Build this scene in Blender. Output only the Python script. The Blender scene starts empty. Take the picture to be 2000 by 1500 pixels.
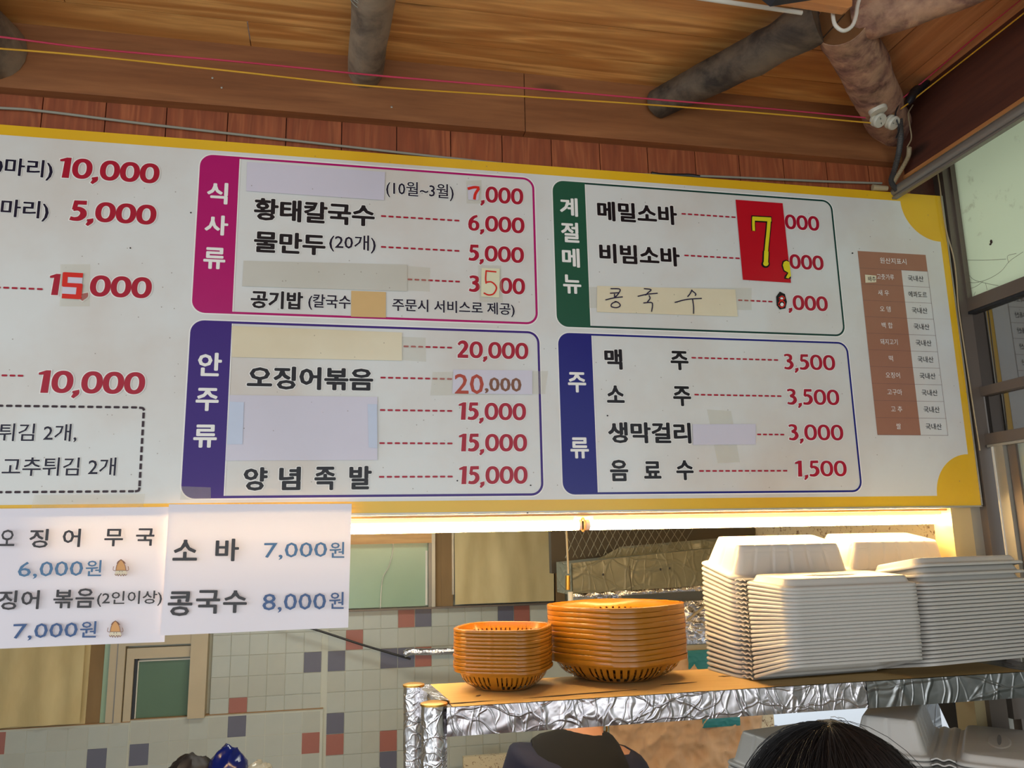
import bpy, bmesh, math, random
from math import sin, cos, pi, radians, sqrt
from mathutils import Vector, Matrix, noise, Quaternion
random.seed(7)
S = bpy.context.scene
COL = S.collection

# ------------------------------------------------------------------ camera, world, lights, exposure
FPX, YAW, PITCH, ROLL = 1582.495, 0.2077290, 0.1934443, -0.0207236
CAM = Vector((-1.704862, -1.924889, 1.676036))
FW = Vector((sin(YAW)*cos(PITCH), cos(YAW)*cos(PITCH), sin(PITCH)))
_r = Vector((cos(YAW), -sin(YAW), 0)); _u = _r.cross(FW)
RI = cos(ROLL)*_r + sin(ROLL)*_u
UP = -sin(ROLL)*_r + cos(ROLL)*_u
cd = bpy.data.cameras.new('camera'); cam = bpy.data.objects.new('camera', cd); COL.objects.link(cam)
cd.sensor_fit = 'HORIZONTAL'; cd.sensor_width = 36.0; cd.lens = FPX*36.0/2000.0
cd.clip_start = 0.02; cd.clip_end = 200
cam.matrix_world = Matrix(((RI.x, UP.x, -FW.x, CAM.x), (RI.y, UP.y, -FW.y, CAM.y), (RI.z, UP.z, -FW.z, CAM.z), (0, 0, 0, 1)))
S.camera = cam
S.view_settings.view_transform = 'Standard'; S.view_settings.look = 'None'
S.view_settings.gamma = 1.0; S.view_settings.use_curve_mapping = False
S.view_settings.exposure = 0.0
w = bpy.data.worlds.new('world'); S.world = w; w.use_nodes = True
bg = w.node_tree.nodes['Background']; bg.inputs[0].default_value = (0.86, 0.94, 1.0, 1); bg.inputs[1].default_value = 1.2
def area(name, loc, target, sx, sy, power, col):
    l = bpy.data.lights.new(name, 'AREA'); l.shape = 'RECTANGLE'; l.size = sx; l.size_y = sy; l.energy = power; l.color = col
    o = bpy.data.objects.new(name, l); COL.objects.link(o); o.location = loc
    o.rotation_euler = (Vector(target)-Vector(loc)).to_track_quat('-Z', 'Y').to_euler(); return o
area('daylight_left', (-5.2, -2.6, 1.5), (-1.2, 0, 1.9), 3.0, 1.8, 36, (0.90, 0.97, 1.0))
area('daylight_behind', (-1.2, -5.5, 1.1), (-1.2, 0, 2.1), 5.0, 1.6, 60, (0.94, 0.99, 0.97))
area('kitchen_fill', (-1.6, 1.3, 2.3), (-1.6, 1.5, 0.5), 1.0, 0.3, 15, (0.95, 0.97, 0.88))  # unseen fill light, added to brighten the tiled kitchen

# ------------------------------------------------------------------ measuring helpers (a point on a real plane seen at a photo pixel)
def ray(px, py): return FW*FPX + RI*(px-1000) + UP*(750-py)
def onY(px, py, y=0.0):
    d = ray(px, py); return CAM + d*((y-CAM.y)/d.y)
def onX(px, py, x):
    d = ray(px, py); return CAM + d*((x-CAM.x)/d.x)
def onZ(px, py, z):
    d = ray(px, py); return CAM + d*((z-CAM.z)/d.z)

# ------------------------------------------------------------------ materials
def lin(c):
    return tuple(((v/255)/12.92 if v/255 <= 0.04045 else ((v/255+0.055)/1.055)**2.4) for v in c)+(1,)
class NT:
    def __init__(s, name):
        s.m = bpy.data.materials.new(name); s.m.use_nodes = True; s.t = s.m.node_tree; s.b = s.t.nodes['Principled BSDF']; s.out = s.t.nodes['Material Output']
        s._c = None
    def n(s, ty, **kw):
        x = s.t.nodes.new(ty)
        for k, v in kw.items():
            if k.startswith('i_'): x.inputs[k[2:].replace('_', ' ')].default_value = v
            else: setattr(x, k, v)
        return x
    def l(s, a, b): s.t.links.new(a, b)
    def coord(s, scale=(1, 1, 1), rnd=False, rot=(0, 0, 0)):
        tc = s.n('ShaderNodeTexCoord'); mp = s.n('ShaderNodeMapping'); mp.inputs['Scale'].default_value = scale; mp.inputs['Rotation'].default_value = rot
        if rnd:
            oi = s.n('ShaderNodeObjectInfo'); mu = s.n('ShaderNodeMath', operation='MULTIPLY'); mu.inputs[1].default_value = 37.0
            s.l(oi.outputs['Random'], mu.inputs[0]); ad = s.n('ShaderNodeVectorMath', operation='ADD')
            s.l(tc.outputs['Object'], ad.inputs[0]); s.l(mu.outputs[0], ad.inputs[1]); s.l(ad.outputs[0], mp.inputs['Vector'])
        else: s.l(tc.outputs['Object'], mp.inputs['Vector'])
        return mp.outputs[0]
    def noise(s, vec, scale, detail=4, rough=0.5, dist=0.0):
        x = s.n('ShaderNodeTexNoise'); x.inputs['Scale'].default_value = scale; x.inputs['Detail'].default_value = detail
        x.inputs['Roughness'].default_value = rough; x.inputs['Distortion'].default_value = dist; s.l(vec, x.inputs['Vector']); return x.outputs['Fac']
    def ramp(s, fac, stops):
        r = s.n('ShaderNodeValToRGB'); e = r.color_ramp.elements
        while len(e) < len(stops): e.new(0.5)
        for i, (p, c) in enumerate(stops): e[i].position = p; e[i].color = c
        s.l(fac, r.inputs[0]); return r.outputs[0]
    def mix(s, fac, a, b, mode='MIX'):
        x = s.n('ShaderNodeMix', data_type='RGBA', blend_type=mode)
        for i, v in ((0, fac), (6, a), (7, b)):
            if hasattr(v, 'type') and not isinstance(v, (tuple, list)): s.l(v, x.inputs[i])
            else: x.inputs[i].default_value = v
        return x.outputs[2]
    def bump(s, h, strength=0.3, dist=0.002):
        b = s.n('ShaderNodeBump'); b.inputs['Strength'].default_value = strength; b.inputs['Distance'].default_value = dist
        s.l(h, b.inputs['Height']); s.l(b.outputs[0], s.b.inputs['Normal']); return b
    def base(s, c):
        if isinstance(c, (tuple, list)): s.b.inputs['Base Color'].default_value = c
        else: s.l(c, s.b.inputs['Base Color'])
    def p(s, **kw):
        for k, v in kw.items(): s.b.inputs[k.replace('_', ' ')].default_value = v
        return s
def plain(name, c, rough=0.5, metal=0.0, **kw):
    n = NT(name); v = n.coord(); f = n.noise(v, 9, 3); a = lin(c); d = tuple(x*0.86 for x in a[:3])+(1,)
    n.base(n.mix(f, a, d)); n.p(Roughness=rough, Metallic=metal, **kw); return n.m
def wood(name, light, mid, dark, axis='X', ring=16, rough=0.45, knots=True, scale=1.0, coat=0.0):
    n = NT(name); st = {'X': (0.7, 9, 9), 'Y': (9, 0.7, 9), 'Z': (9, 9, 0.7)}[axis]; st = tuple(k*scale for k in st)
    v = n.coord(st, rnd=True)
    warp = n.noise(v, 1.1, 3, 0.5, 0.6); fine = n.noise(v, 7, 5, 0.6)
    wv = n.n('ShaderNodeMath', operation='MULTIPLY'); n.l(warp, wv.inputs[0]); wv.inputs[1].default_value = ring
    sn = n.n('ShaderNodeMath', operation='SINE'); n.l(wv.outputs[0], sn.inputs[0])
    mr = n.n('ShaderNodeMapRange'); n.l(sn.outputs[0], mr.inputs[0]); mr.inputs[1].default_value = -1; mr.inputs[2].default_value = 1
    c = n.ramp(mr.outputs[0], [(0, lin(mid)), (0.65, lin(light)), (1, lin(mid))])
    c = n.mix(n.ramp(fine, [(0.35, (0, 0, 0, 1)), (0.75, (0.55,)*3+(1,))]), c, lin(dark))
    if knots:
        ks = {'X': (1.3, 4, 4), 'Y': (4, 1.3, 4), 'Z': (4, 4, 1.3)}[axis]
        kv = n.coord(tuple(k*scale for k in ks), rnd=True); vo = n.n('ShaderNodeTexVoronoi'); vo.inputs['Scale'].default_value = 1.6; n.l(kv, vo.inputs['Vector'])
        kf = n.ramp(vo.outputs['Distance'], [(0.0, (1,)*3+(1,)), (0.07, (0.85,)*3+(1,)), (0.14, (0, 0, 0, 1))])
        c = n.mix(kf, c, lin(tuple(int(k*0.55) for k in dark)))
    n.base(c); n.bump(fine, 0.25, 0.001); n.p(Roughness=rough); n.b.inputs['Coat Weight'].default_value = coat; return n.m
def bark(name, a, b, c, axis_scale=(14, 14, 3)):
    n = NT(name); v = n.coord(axis_scale, rnd=True); f = n.noise(v, 1.6, 6, 0.62, 0.4); g = n.noise(n.coord((1, 1, 1), True), 12, 5, 0.6)
    col = n.ramp(f, [(0.3, lin(c)), (0.5, lin(a)), (0.68, lin(b))])
    col = n.mix(n.ramp(g, [(0.45, (0, 0, 0, 1)), (0.62, (0.7,)*3+(1,))]), col, lin(b))
    n.base(col); n.bump(f, 0.8, 0.006); n.p(Roughness=0.75); return n.m
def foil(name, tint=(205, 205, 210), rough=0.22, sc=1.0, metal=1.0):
    n = NT(name); v = n.coord((1, 1, 1)); nz = n.n('ShaderNodeTexNoise'); nz.inputs['Scale'].default_value = 8*sc; nz.inputs['Detail'].default_value = 2; n.l(v, nz.inputs['Vector'])
    mx = n.n('ShaderNodeMix', data_type='VECTOR'); mx.inputs[0].default_value = 0.10; n.l(v, mx.inputs[4]); n.l(nz.outputs['Color'], mx.inputs[5]); tot = None
    for k, (sc_, st) in enumerate(((6, (3.4, 1, 1)), (9, (1, 1, 3.0)), (15, (2.6, 1, 1)))):
        mp = n.n('ShaderNodeMapping'); mp.inputs['Scale'].default_value = st; mp.inputs['Rotation'].default_value = (0, 0.7*k+0.3, 0); n.l(mx.outputs[1], mp.inputs[0])
        vo = n.n('ShaderNodeTexVoronoi', feature='DISTANCE_TO_EDGE'); vo.inputs['Scale'].default_value = sc_*sc; n.l(mp.outputs[0], vo.inputs['Vector'])
        mr = n.n('ShaderNodeMapRange', interpolation_type='SMOOTHSTEP'); n.l(vo.outputs['Distance'], mr.inputs[0]); mr.inputs[1].default_value = 0.0; mr.inputs[2].default_value = 0.07; mr.inputs[3].default_value = (1.0, 0.8, 0.5)[k]; mr.inputs[4].default_value = 0.0
        if tot is None: tot = mr.outputs[0]
        else:
            a = n.n('ShaderNodeMath', operation='ADD'); n.l(tot, a.inputs[0]); n.l(mr.outputs[0], a.inputs[1]); tot = a.outputs[0]
    f = n.noise(v, 10*sc, 3, 0.5, 1.0); m2 = n.n('ShaderNodeMath', operation='MULTIPLY_ADD'); n.l(f, m2.inputs[0]); m2.inputs[1].default_value = 3.0; n.l(tot, m2.inputs[2])
    n.base(lin(tint)); n.bump(m2.outputs[0], 0.5, 0.0026/sc); n.p(Roughness=rough, Metallic=metal); return n.m

M = {}
def vinyl(name, c, stain=None):
    n = NT(name); v = n.coord(); a = lin(c)
    if stain:
        f = n.noise(v, 2.3, 5, 0.55); g = n.noise(v, 160, 2)
        col = n.mix(n.ramp(f, [(0.42, (0, 0, 0, 1)), (0.7, (0.8,)*3+(1,))]), a, lin(stain))
        vo = n.n('ShaderNodeTexVoronoi'); vo.inputs['Scale'].default_value = 34; vo.inputs['Randomness'].default_value = 1; n.l(v, vo.inputs['Vector'])
        col = n.mix(n.ramp(vo.outputs['Distance'], [(0.0, (0.75,)*3+(1,)), (0.045, (0.5,)*3+(1,)), (0.06, (0, 0, 0, 1))]), col, lin((120, 105, 90)))
        n.base(col)
    else: n.base(n.mix(n.noise(v, 30, 3), a, tuple(k*0.93 for k in a[:3])+(1,)))
    n.bump(n.noise(v, 3.5, 3), 0.06, 0.004)
    n.p(Roughness=0.24); n.b.inputs['Specular IOR Level'].default_value = 0.55 if stain else 0.32; return n.m
M['white'] = vinyl('board_white', (214, 216, 214), (200, 188, 176))
M['yellow'] = vinyl('board_yellow', (226, 180, 34), (214, 160, 30))
M['magenta'] = vinyl('ink_magenta', (176, 12, 104)); M['purple'] = vinyl('ink_purple', (56, 24, 118))
M['green'] = vinyl('ink_green', (28, 84, 62)); M['blue'] = vinyl('ink_blue', (26, 28, 118))
M['dkgreen'] = vinyl('ink_dark_green', (18, 60, 52)); M['red'] = vinyl('ink_red', (168, 22, 48)); M['black'] = vinyl('ink_black', (24, 20, 26))
M['navyblack'] = vinyl('ink_navy_black', (26, 22, 44)); M['halo'] = vinyl('ink_white', (238, 236, 232)); M['brownink'] = vinyl('table_brown', (160, 112, 90))
M['tabline'] = vinyl('table_line', (120, 90, 84)); M['brightred'] = vinyl('marker_red', (214, 40, 30)); M['patchred'] = vinyl('sticker_red', (190, 20, 36))
M['lemon'] = vinyl('sticker_yellow', (226, 212, 40)); M['rust'] = vinyl('ink_rust', (176, 70, 52)); M['rust2'] = vinyl('ink_brown', (128, 84, 62))
M['lavender'] = vinyl('patch_lavender', (206, 202, 216), (196, 192, 204)); M['cream'] = vinyl('patch_cream', (222, 212, 184), (206, 190, 156)); M['greypatch'] = vinyl('patch_grey', (196, 194, 184), (184, 180, 166))
M['tan'] = vinyl('patch_tan', (214, 178, 122)); M['paleyellow'] = vinyl('patch_pale_yellow', (226, 222, 190))
def tape():
    n = NT('clear_tape'); v = n.coord(); n.base(lin((214, 208, 180))); n.p(Roughness=0.12, Alpha=0.2)
    return n.m
M['tape'] = tape()
def paper(name, c, tr=0.035, rough=0.3):
    n = NT(name); v = n.coord(); f = n.noise(v, 6, 3); a = lin(c); col = n.mix(f, a, tuple(k*0.95 for k in a[:3])+(1,)); n.base(col)
    n.p(Roughness=rough); tl = n.n('ShaderNodeBsdfTranslucent'); n.l(col, tl.inputs[0]); mx = n.n('ShaderNodeMixShader'); mx.inputs[0].default_value = tr
    n.l(n.b.outputs[0], mx.inputs[1]); n.l(tl.outputs[0], mx.inputs[2]); n.l(mx.outputs[0], n.out.inputs[0]); n.bump(n.noise(v, 4, 2), 0.1, 0.01); return n.m
M['paper'] = paper('laminated_paper', (226, 222, 232)); M['papertop'] = paper('laminated_paper_band', (206, 208, 226), 0.15)
M['inkblack'] = plain('print_black', (34, 26, 32), 0.4); M['inkblue'] = plain('print_blue', (46, 84, 138), 0.4); M['inkblue2'] = plain('print_light_blue', (70, 116, 158), 0.4)
M['squid_o'] = plain('print_orange', (224, 164, 100), 0.5); M['squid_b'] = plain('print_brown', (140, 92, 70), 0.5); M['squid_c'] = plain('print_cream', (232, 218, 190), 0.5)
M['ceil'] = wood('pine_ceiling', (234, 176, 104), (194, 130, 68), (146, 90, 44), 'X', 20, 0.38)
M['ceilY'] = wood('pine_ceiling_right', (222, 156, 104), (200, 132, 82), (146, 90, 54), 'Y', 13, 0.4)
M['header'] = wood('pine_header', (152, 98, 58), (134, 82, 46), (98, 56, 30), 'X', 6, 0.5)
M['headerdark'] = wood('dark_header', (92, 48, 32), (78, 38, 26), (50, 24, 18), 'Y', 6, 0.6)
M['edgeorange'] = wood('pine_edge', (206, 142, 84), (190, 124, 70), (140, 84, 44), 'Y', 6, 0.5, False)
M['panel'] = wood('red_panelling', (166, 92, 54), (144, 72, 40), (96, 46, 26), 'Z', 22, 0.5, False, 1.6)
M['batten'] = wood('pine_batten', (222, 158, 100), (204, 138, 80), (150, 92, 48), 'X', 8, 0.45)
M['lintel'] = wood('lintel_wood', (214, 168, 106), (196, 148, 90), (150, 104, 58), 'X', 8, 0.4, False)
M['log'] = bark('weathered_log', (118, 104, 88), (150, 132, 110), (64, 52, 44), (5, 5, 5))
M['logdark'] = bark('dark_log', (70, 58, 48), (108, 92, 74), (28, 22, 18), (3, 7, 7))
M['hiplog'] = bark('barked_log', (136, 98, 84), (186, 148, 118), (76, 48, 40), (14, 14, 14))
def endgrain():
    n = NT('log_end_grain'); v = n.coord((1, 1, 1)); w_ = n.n('ShaderNodeTexNoise'); n.l(v, w_.inputs['Vector']); w_.inputs['Scale'].default_value = 25
    n.base(n.mix(w_.outputs['Fac'], lin((124, 82, 40)), lin((96, 62, 30)))); n.p(Roughness=0.7); n.bump(w_.outputs['Fac'], 0.3, 0.002); return n.m
M['endgrain'] = endgrain()
M['foil'] = foil('aluminium_foil', (196, 190, 194), 0.27); M['foildark'] = foil('grey_foil', (150, 150, 150), 0.35, 0.6); M['foilfine'] = foil('fine_foil', (225, 222, 225), 0.25, 1.5)
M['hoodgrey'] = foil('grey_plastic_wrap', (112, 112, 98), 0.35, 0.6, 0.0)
M['black_plastic'] = plain('black_plastic', (28, 28, 32), 0.4); M['white_plastic'] = plain('white_plastic', (222, 218, 206), 0.35)
M['ceramic'] = plain('insulator_white', (204, 200, 184), 0.3); M['grey_cable'] = plain('grey_cable', (150, 146, 132), 0.5); M['conduit'] = plain('grey_conduit', (74, 72, 70), 0.5)
M['conduit_cream'] = plain('cream_conduit', (168, 150, 118), 0.5); M['rope_red'] = plain('pink_cord', (196, 52, 84), 0.6); M['rope_yellow'] = plain('yellow_cord', (214, 160, 36), 0.6)
M['rail'] = plain('grey_rail', (132, 126, 118), 0.35, 0.3); M['alu'] = plain('aluminium_frame', (172, 168, 156), 0.38, 0.5); M['alubeige'] = plain('beige_frame', (186, 170, 140), 0.4)
M['frame_dark'] = plain('brown_grey_frame', (112, 100, 90), 0.4, 0.3); M['gasket'] = plain('rubber_gasket', (26, 28, 34), 0.5); M['brass'] = plain('brass_fitting', (196, 150, 70), 0.35, 0.9)
M['jamb'] = plain('jamb_metal', (206, 184, 140), 0.3, 0.4); M['gold'] = plain('gold_chain', (220, 170, 70), 0.3, 1.0)
M['concrete'] = plain('floor_concrete', (150, 148, 142), 0.8); M['plaster'] = plain('kitchen_plaster', (176, 168, 146), 0.8)
M['tile'] = plain('tile_grey', (176, 180, 172), 0.35); M['tile2'] = plain('tile_grey_warm', (174, 176, 166), 0.35); M['tilered'] = plain('tile_red', (156, 96, 84), 0.4); M['tileblue'] = plain('tile_blue_grey', (96, 96, 112), 0.4); M['grout'] = plain('grout', (192, 194, 182), 0.7)
M['sheetedge'] = plain('sheet_edge', (160, 124, 84), 0.6)
def speckle():
    n = NT('spotted_wall'); v = n.coord(); f = n.noise(v, 55, 3, 0.7, 0.8); g = n.noise(v, 6, 2)
    c = n.mix(g, lin((214, 196, 158)), lin((192, 182, 158)))
    n.base(n.mix(n.ramp(f, [(0.57, (0, 0, 0, 1)), (0.64, (0.9,)*3+(1,))]), c, lin((112, 74, 48)))); n.p(Roughness=0.7); return n.m
M['speckle'] = speckle()
def glass(name, c, rough=0.05, emis=None, alpha=1.0, spec=0.5):
    n = NT(name); v = n.coord(); n.base(n.mix(n.noise(v, 3, 3), lin(c), tuple(k*0.8 for k in lin(c)[:3])+(1,))); n.p(Roughness=rough, Alpha=alpha); n.b.inputs['Specular IOR Level'].default_value = spec; return n.m
M['glass_dark'] = glass('dark_tinted_glass', (44, 40, 38), 0.04, spec=1.0); M['glass_dark'].node_tree.nodes['Principled BSDF'].inputs['IOR'].default_value = 2.3
M['glass_green'] = glass('green_window_glass', (92, 118, 96), 0.12)
M['steel_green'] = glass('pale_green_glass', (150, 176, 146), 0.22); M['glass_pale'] = glass('pale_sliding_glass', (150, 160, 150), 0.05, spec=0.9)
def frosted():
    n = NT('frosted_pane'); v = n.coord(); f = n.noise(v, 14, 4, 0.7)
    col = n.mix(n.ramp(f, [(0.6, (0, 0, 0, 1)), (0.72, (0.5,)*3+(1,))]), lin((232, 236, 214)), lin((176, 170, 150))); n.base(col); n.p(Roughness=0.3)
    tl = n.n('ShaderNodeBsdfTranslucent'); n.l(col, tl.inputs[0]); mx = n.n('ShaderNodeMixShader'); mx.inputs[0].default_value = 0.85
    n.l(n.b.outputs[0], mx.inputs[1]); n.l(tl.outputs[0], mx.inputs[2]); n.l(mx.outputs[0], n.out.inputs[0]); return n.m
M['frosted'] = frosted()
def cloth(name, c, d, sc=7):
    n = NT(name); v = n.coord((1, 1, 0.35)); f = n.noise(v, sc, 4); n.base(n.mix(n.ramp(f, [(0.35, (0, 0, 0, 1)), (0.7, (1,)*3+(1,))]), lin(c), lin(d))); n.p(Roughness=0.75); n.bump(f, 0.3, 0.02); return n.m
M['curtain'] = cloth('beige_curtain', (206, 188, 140), (186, 166, 118)); M['brownstrip'] = cloth('brown_strip', (136, 108, 70), (120, 94, 60))
def plastic(name, c, rough=0.3, sss=0.0):
    n = NT(name); v = n.coord(); a = lin(c); n.base(n.mix(n.noise(v, 20, 2), a, tuple(k*0.93 for k in a[:3])+(1,))); n.p(Roughness=rough); n.b.inputs['Subsurface Weight'].default_value = sss
    n.b.inputs['Subsurface Radius'].default_value = (0.01, 0.008, 0.006); return n.m
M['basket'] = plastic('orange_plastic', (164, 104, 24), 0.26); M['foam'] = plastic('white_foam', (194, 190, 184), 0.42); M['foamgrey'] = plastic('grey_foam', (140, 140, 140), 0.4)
def card():
    n = NT('cardboard'); v = n.coord((3, 20, 3)); f = n.noise(v, 3, 4); n.base(n.mix(f, lin((214, 180, 118)), lin((190, 154, 96)))); n.p(Roughness=0.7); n.bump(f, 0.2, 0.002); return n.m
M['card'] = card(); M['slit'] = plain('slit_dark', (50, 36, 22), 0.9)
M['kraft'] = cloth('kraft_paper', (206, 170, 132), (184, 146, 108), 10); M['teal'] = plain('teal_print', (44, 128, 132), 0.4)
def tubemat():
    n = NT('lamp_tube_glow'); n.base((1, 0.9, 0.7, 1)); n.b.inputs['Emission Color'].default_value = (1.0, 0.68, 0.30, 1); n.b.inputs['Emission Strength'].default_value = 85; return n.m
M['tube'] = tubemat()
M['skin'] = plastic('skin', (196, 146, 118), 0.5, 0.1); M['hair'] = plain('dark_hair', (20, 15, 15), 0.6); M['hairbrown'] = plain('brown_hair', (30, 20, 18), 0.7); M['vest'] = plain('black_vest', (12, 13, 16), 0.95); M['navy'] = plain('navy_shirt', (30, 34, 60), 0.85)
M['mask'] = plain('white_mask', (236, 232, 232), 0.7); M['trousers'] = plain('grey_trousers', (60, 60, 66), 0.85); M['shirt'] = plain('dark_shirt', (50, 40, 44), 0.85); M['shoe'] = plain('black_shoe', (24, 24, 26), 0.5)
M['bluebag'] = plastic('blue_bag', (16, 26, 92), 0.2); M['brownbag'] = plastic('dark_brown_bag', (26, 18, 17), 0.6); M['lime'] = plastic('lime_bag', (140, 190, 30), 0.4); M['clear'] = plastic('clear_bag', (150, 150, 142), 0.15)
M['bluetarp'] = plastic('blue_tarpaulin', (120, 176, 210), 0.5)
def spotted_tarp():
    n = NT('white_tarpaulin'); v = n.coord(); vo = n.n('ShaderNodeTexVoronoi'); vo.inputs['Scale'].default_value = 7; n.l(v, vo.inputs['Vector'])
    n.base(n.ramp(vo.outputs['Distance'], [(0.16, lin((90, 100, 130))), (0.22, lin((236, 240, 248)))])); n.p(Roughness=0.5); return n.m
M['tarp'] = spotted_tarp(); M['rock'] = plain('grey_post', (110, 108, 104), 0.8); M['strap'] = plain('black_strap', (34, 32, 32), 0.7)
M['darkback'] = plain('dark_recess_board', (74, 66, 54), 0.8)  # shade of the recess above the hood, put into the colour
M['stainless'] = plain('stainless', (176, 176, 172), 0.3, 0.9); M['web'] = plain('cobweb', (120, 116, 100), 0.9); M['bug'] = plain('dead_insect', (50, 30, 26), 0.8)
M['wire'] = plain('mesh_wire', (150, 148, 130), 0.4, 0.6); M['black_cloth'] = plain('shade_black', (40, 42, 50), 0.7)

# ------------------------------------------------------------------ mesh helpers
class MB:
    def __init__(s): s.v = []; s.f = []; s.mi = []
    def add(s, vs, fs, mi=0):
        o = len(s.v); s.v += [tuple(v) for v in vs]; s.f += [tuple(i+o for i in f) for f in fs]; s.mi += [mi]*len(fs); return s
    def box(s, lo, hi, mi=0):
        x0, y0, z0 = lo; x1, y1, z1 = hi
        return s.add([(x0, y0, z0), (x1, y0, z0), (x1, y1, z0), (x0, y1, z0), (x0, y0, z1), (x1, y0, z1), (x1, y1, z1), (x0, y1, z1)],
                     [(0, 3, 2, 1), (4, 5, 6, 7), (0, 1, 5, 4), (1, 2, 6, 5), (2, 3, 7, 6), (3, 0, 4, 7)], mi)
    def prism(s, poly, d, mi=0):      # poly: list of 3d points, d: extrusion vector
        n = len(poly); d = Vector(d); a = [Vector(p) for p in poly]; b = [p+d for p in a]
        return s.add(a+b, [tuple(range(n-1, -1, -1)), tuple(range(n, 2*n))]+[(i, (i+1) % n, n+(i+1) % n, n+i) for i in range(n)], mi)
    def tube(s, path, r, seg=10, caps=True, mi=0, rfun=None, flat=1.0, capmi=None):
        path = [Vector(p) for p in path]; n = len(path); rings = []
        t0 = (path[1]-path[0]).normalized(); ref = Vector((0, 0, 1)) if abs(t0.z) < 0.9 else Vector((1, 0, 0))
        a = t0.cross(ref).normalized(); vs = []; prev = t0
        for i, p in enumerate(path):
            t = (path[min(i+1, n-1)]-path[max(i-1, 0)]).normalized()
            q = prev.rotation_difference(t); a = q @ a; a = (a-t*a.dot(t)).normalized(); b = t.cross(a); prev = t
            rr = r[i] if isinstance(r, (list, tuple)) else r
            for k in range(seg):
                th = 2*pi*k/seg; q_ = rr*(rfun(i, k) if rfun else 1)
                vs.append(p+a*cos(th)*q_+b*sin(th)*q_*flat)
        fs = [(i*seg+k, i*seg+(k+1) % seg, (i+1)*seg+(k+1) % seg, (i+1)*seg+k) for i in range(n-1) for k in range(seg)]
        s.add(vs, fs, mi)
        if caps:
            o = len(s.v)-len(vs); s.f.append(tuple(o+k for k in range(seg-1, -1, -1))); s.f.append(tuple(o+(n-1)*seg+k for k in range(seg))); s.mi += [mi if capmi is None else capmi]*2
        return s
    def rings(s, rs, closed_top=True, closed_bot=False, mi=0, skip=None):  # rs: list of equal rings
        n = len(rs[0]); vs = [p for r in rs for p in r]; fs = []
        for i in range(len(rs)-1):
            for k in range(n):
                if skip and skip(i, k): continue
                fs.append((i*n+k, i*n+(k+1) % n, (i+1)*n+(k+1) % n, (i+1)*n+k))
        if closed_bot: fs.append(tuple(range(n-1, -1, -1)))
        if closed_top: fs.append(tuple((len(rs)-1)*n+k for k in range(n)))
        return s.add(vs, fs, mi)
    def sphere(s, c, r, seg=16, rg=10, fn=None, mi=0):
        c = Vector(c); r = Vector(r) if hasattr(r, '__len__') else Vector((r, r, r)); rs = []
        for i in range(1, rg):
            ph = -pi/2+pi*i/rg; rs.append([])
            for k in range(seg):
                th = 2*pi*k/seg; d = Vector((cos(ph)*cos(th), cos(ph)*sin(th), sin(ph))); q = fn(d) if fn else 1
                rs[-1].append(c+Vector((d.x*r.x, d.y*r.y, d.z*r.z))*q)
        return s.rings(rs, True, True, mi)
    def mesh(s, name, smooth=None):
        me = bpy.data.meshes.new(name); me.from_pydata(s.v, [], s.f); me.polygons.foreach_set('material_index', s.mi)
        if smooth is not None:
            me.polygons.foreach_set('use_smooth', [True]*len(me.polygons)); me.set_sharp_from_angle(angle=radians(smooth))
        me.update(); return me
    def build(s, name, mats, parent=None, smooth=None, fix=False):
        me = s.mesh(name, smooth)
        if fix:
            bm = bmesh.new(); bm.from_mesh(me); bmesh.ops.recalc_face_normals(bm, faces=bm.faces); bm.to_mesh(me); bm.free()
        for m in (mats if isinstance(mats, (list, tuple)) else [mats]): me.materials.append(m)
        o = bpy.data.objects.new(name, me); COL.objects.link(o)
        if parent: o.parent = parent
        return o
def tag(o, label=None, cat=None, group=None, kind=None):
    if label: o['label'] = label
    if cat: o['category'] = cat
    if group: o['group'] = group
    if kind: o['kind'] = kind
    return o
def empty(name, loc, label=None, cat=None, group=None, rz=0, kind=None):
    o = bpy.data.objects.new(name, None); COL.objects.link(o); o.location = loc; o.rotation_euler = (0, 0, rz); o.empty_display_size = 0.05
    bpy.context.view_layer.update() if False else None
    return tag(o, label, cat, group, kind)
def struct(name): return empty(name, (0, 0, 0), kind='structure')
def boxo(name, lo, hi, mat, parent=None):
    return MB().box([min(a, b) for a, b in zip(lo, hi)], [max(a, b) for a, b in zip(lo, hi)]).build(name, mat, parent)
def bez(pts, n=8):   # Catmull-Rom through pts
    P = [Vector(p) for p in pts]; P = [P[0]*2-P[1]]+P+[P[-1]*2-P[-2]]; out = []
    for i in range(1, len(P)-2):
        for k in range(n):
            t = k/n; a, b, c, d = P[i-1:i+3]
            out.append(0.5*((2*b)+(c-a)*t+(2*a-5*b+4*c-d)*t*t+(3*b-a-3*c+d)*t**3))
    out.append(P[-2]); return out
def rrect(w_, h_, r, n=8):   # rounded rectangle outline, centred, ccw
    pts = []
    for cx, cy, a0 in ((w_/2-r, h_/2-r, 0), (-w_/2+r, h_/2-r, pi/2), (-w_/2+r, -h_/2+r, pi), (w_/2-r, -h_/2+r, 3*pi/2)):
        for k in range(n+1): a = a0+pi/2*k/n; pts.append((cx+r*cos(a), cy+r*sin(a)))
    return pts
def resample(pts, n):
    P = [Vector((p[0], p[1], 0)) for p in pts]; P.append(P[0]); L = [0]
    for a, b in zip(P, P[1:]): L.append(L[-1]+(b-a).length)
    out = []; j = 0
    for i in range(n):
        t = L[-1]*i/n
        while L[j+1] < t: j += 1
        f = (t-L[j])/max(1e-9, L[j+1]-L[j]); q = P[j].lerp(P[j+1], f); out.append((q.x, q.y))
    return out
def crinkle(p, amp, sc):
    q = Vector(p)*sc; a = noise.noise(q); b = noise.noise(q*2.3+Vector((5, 1, 7))); return amp*((1-abs(a)*2.2)+0.5*(1-abs(b)*2))

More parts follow.
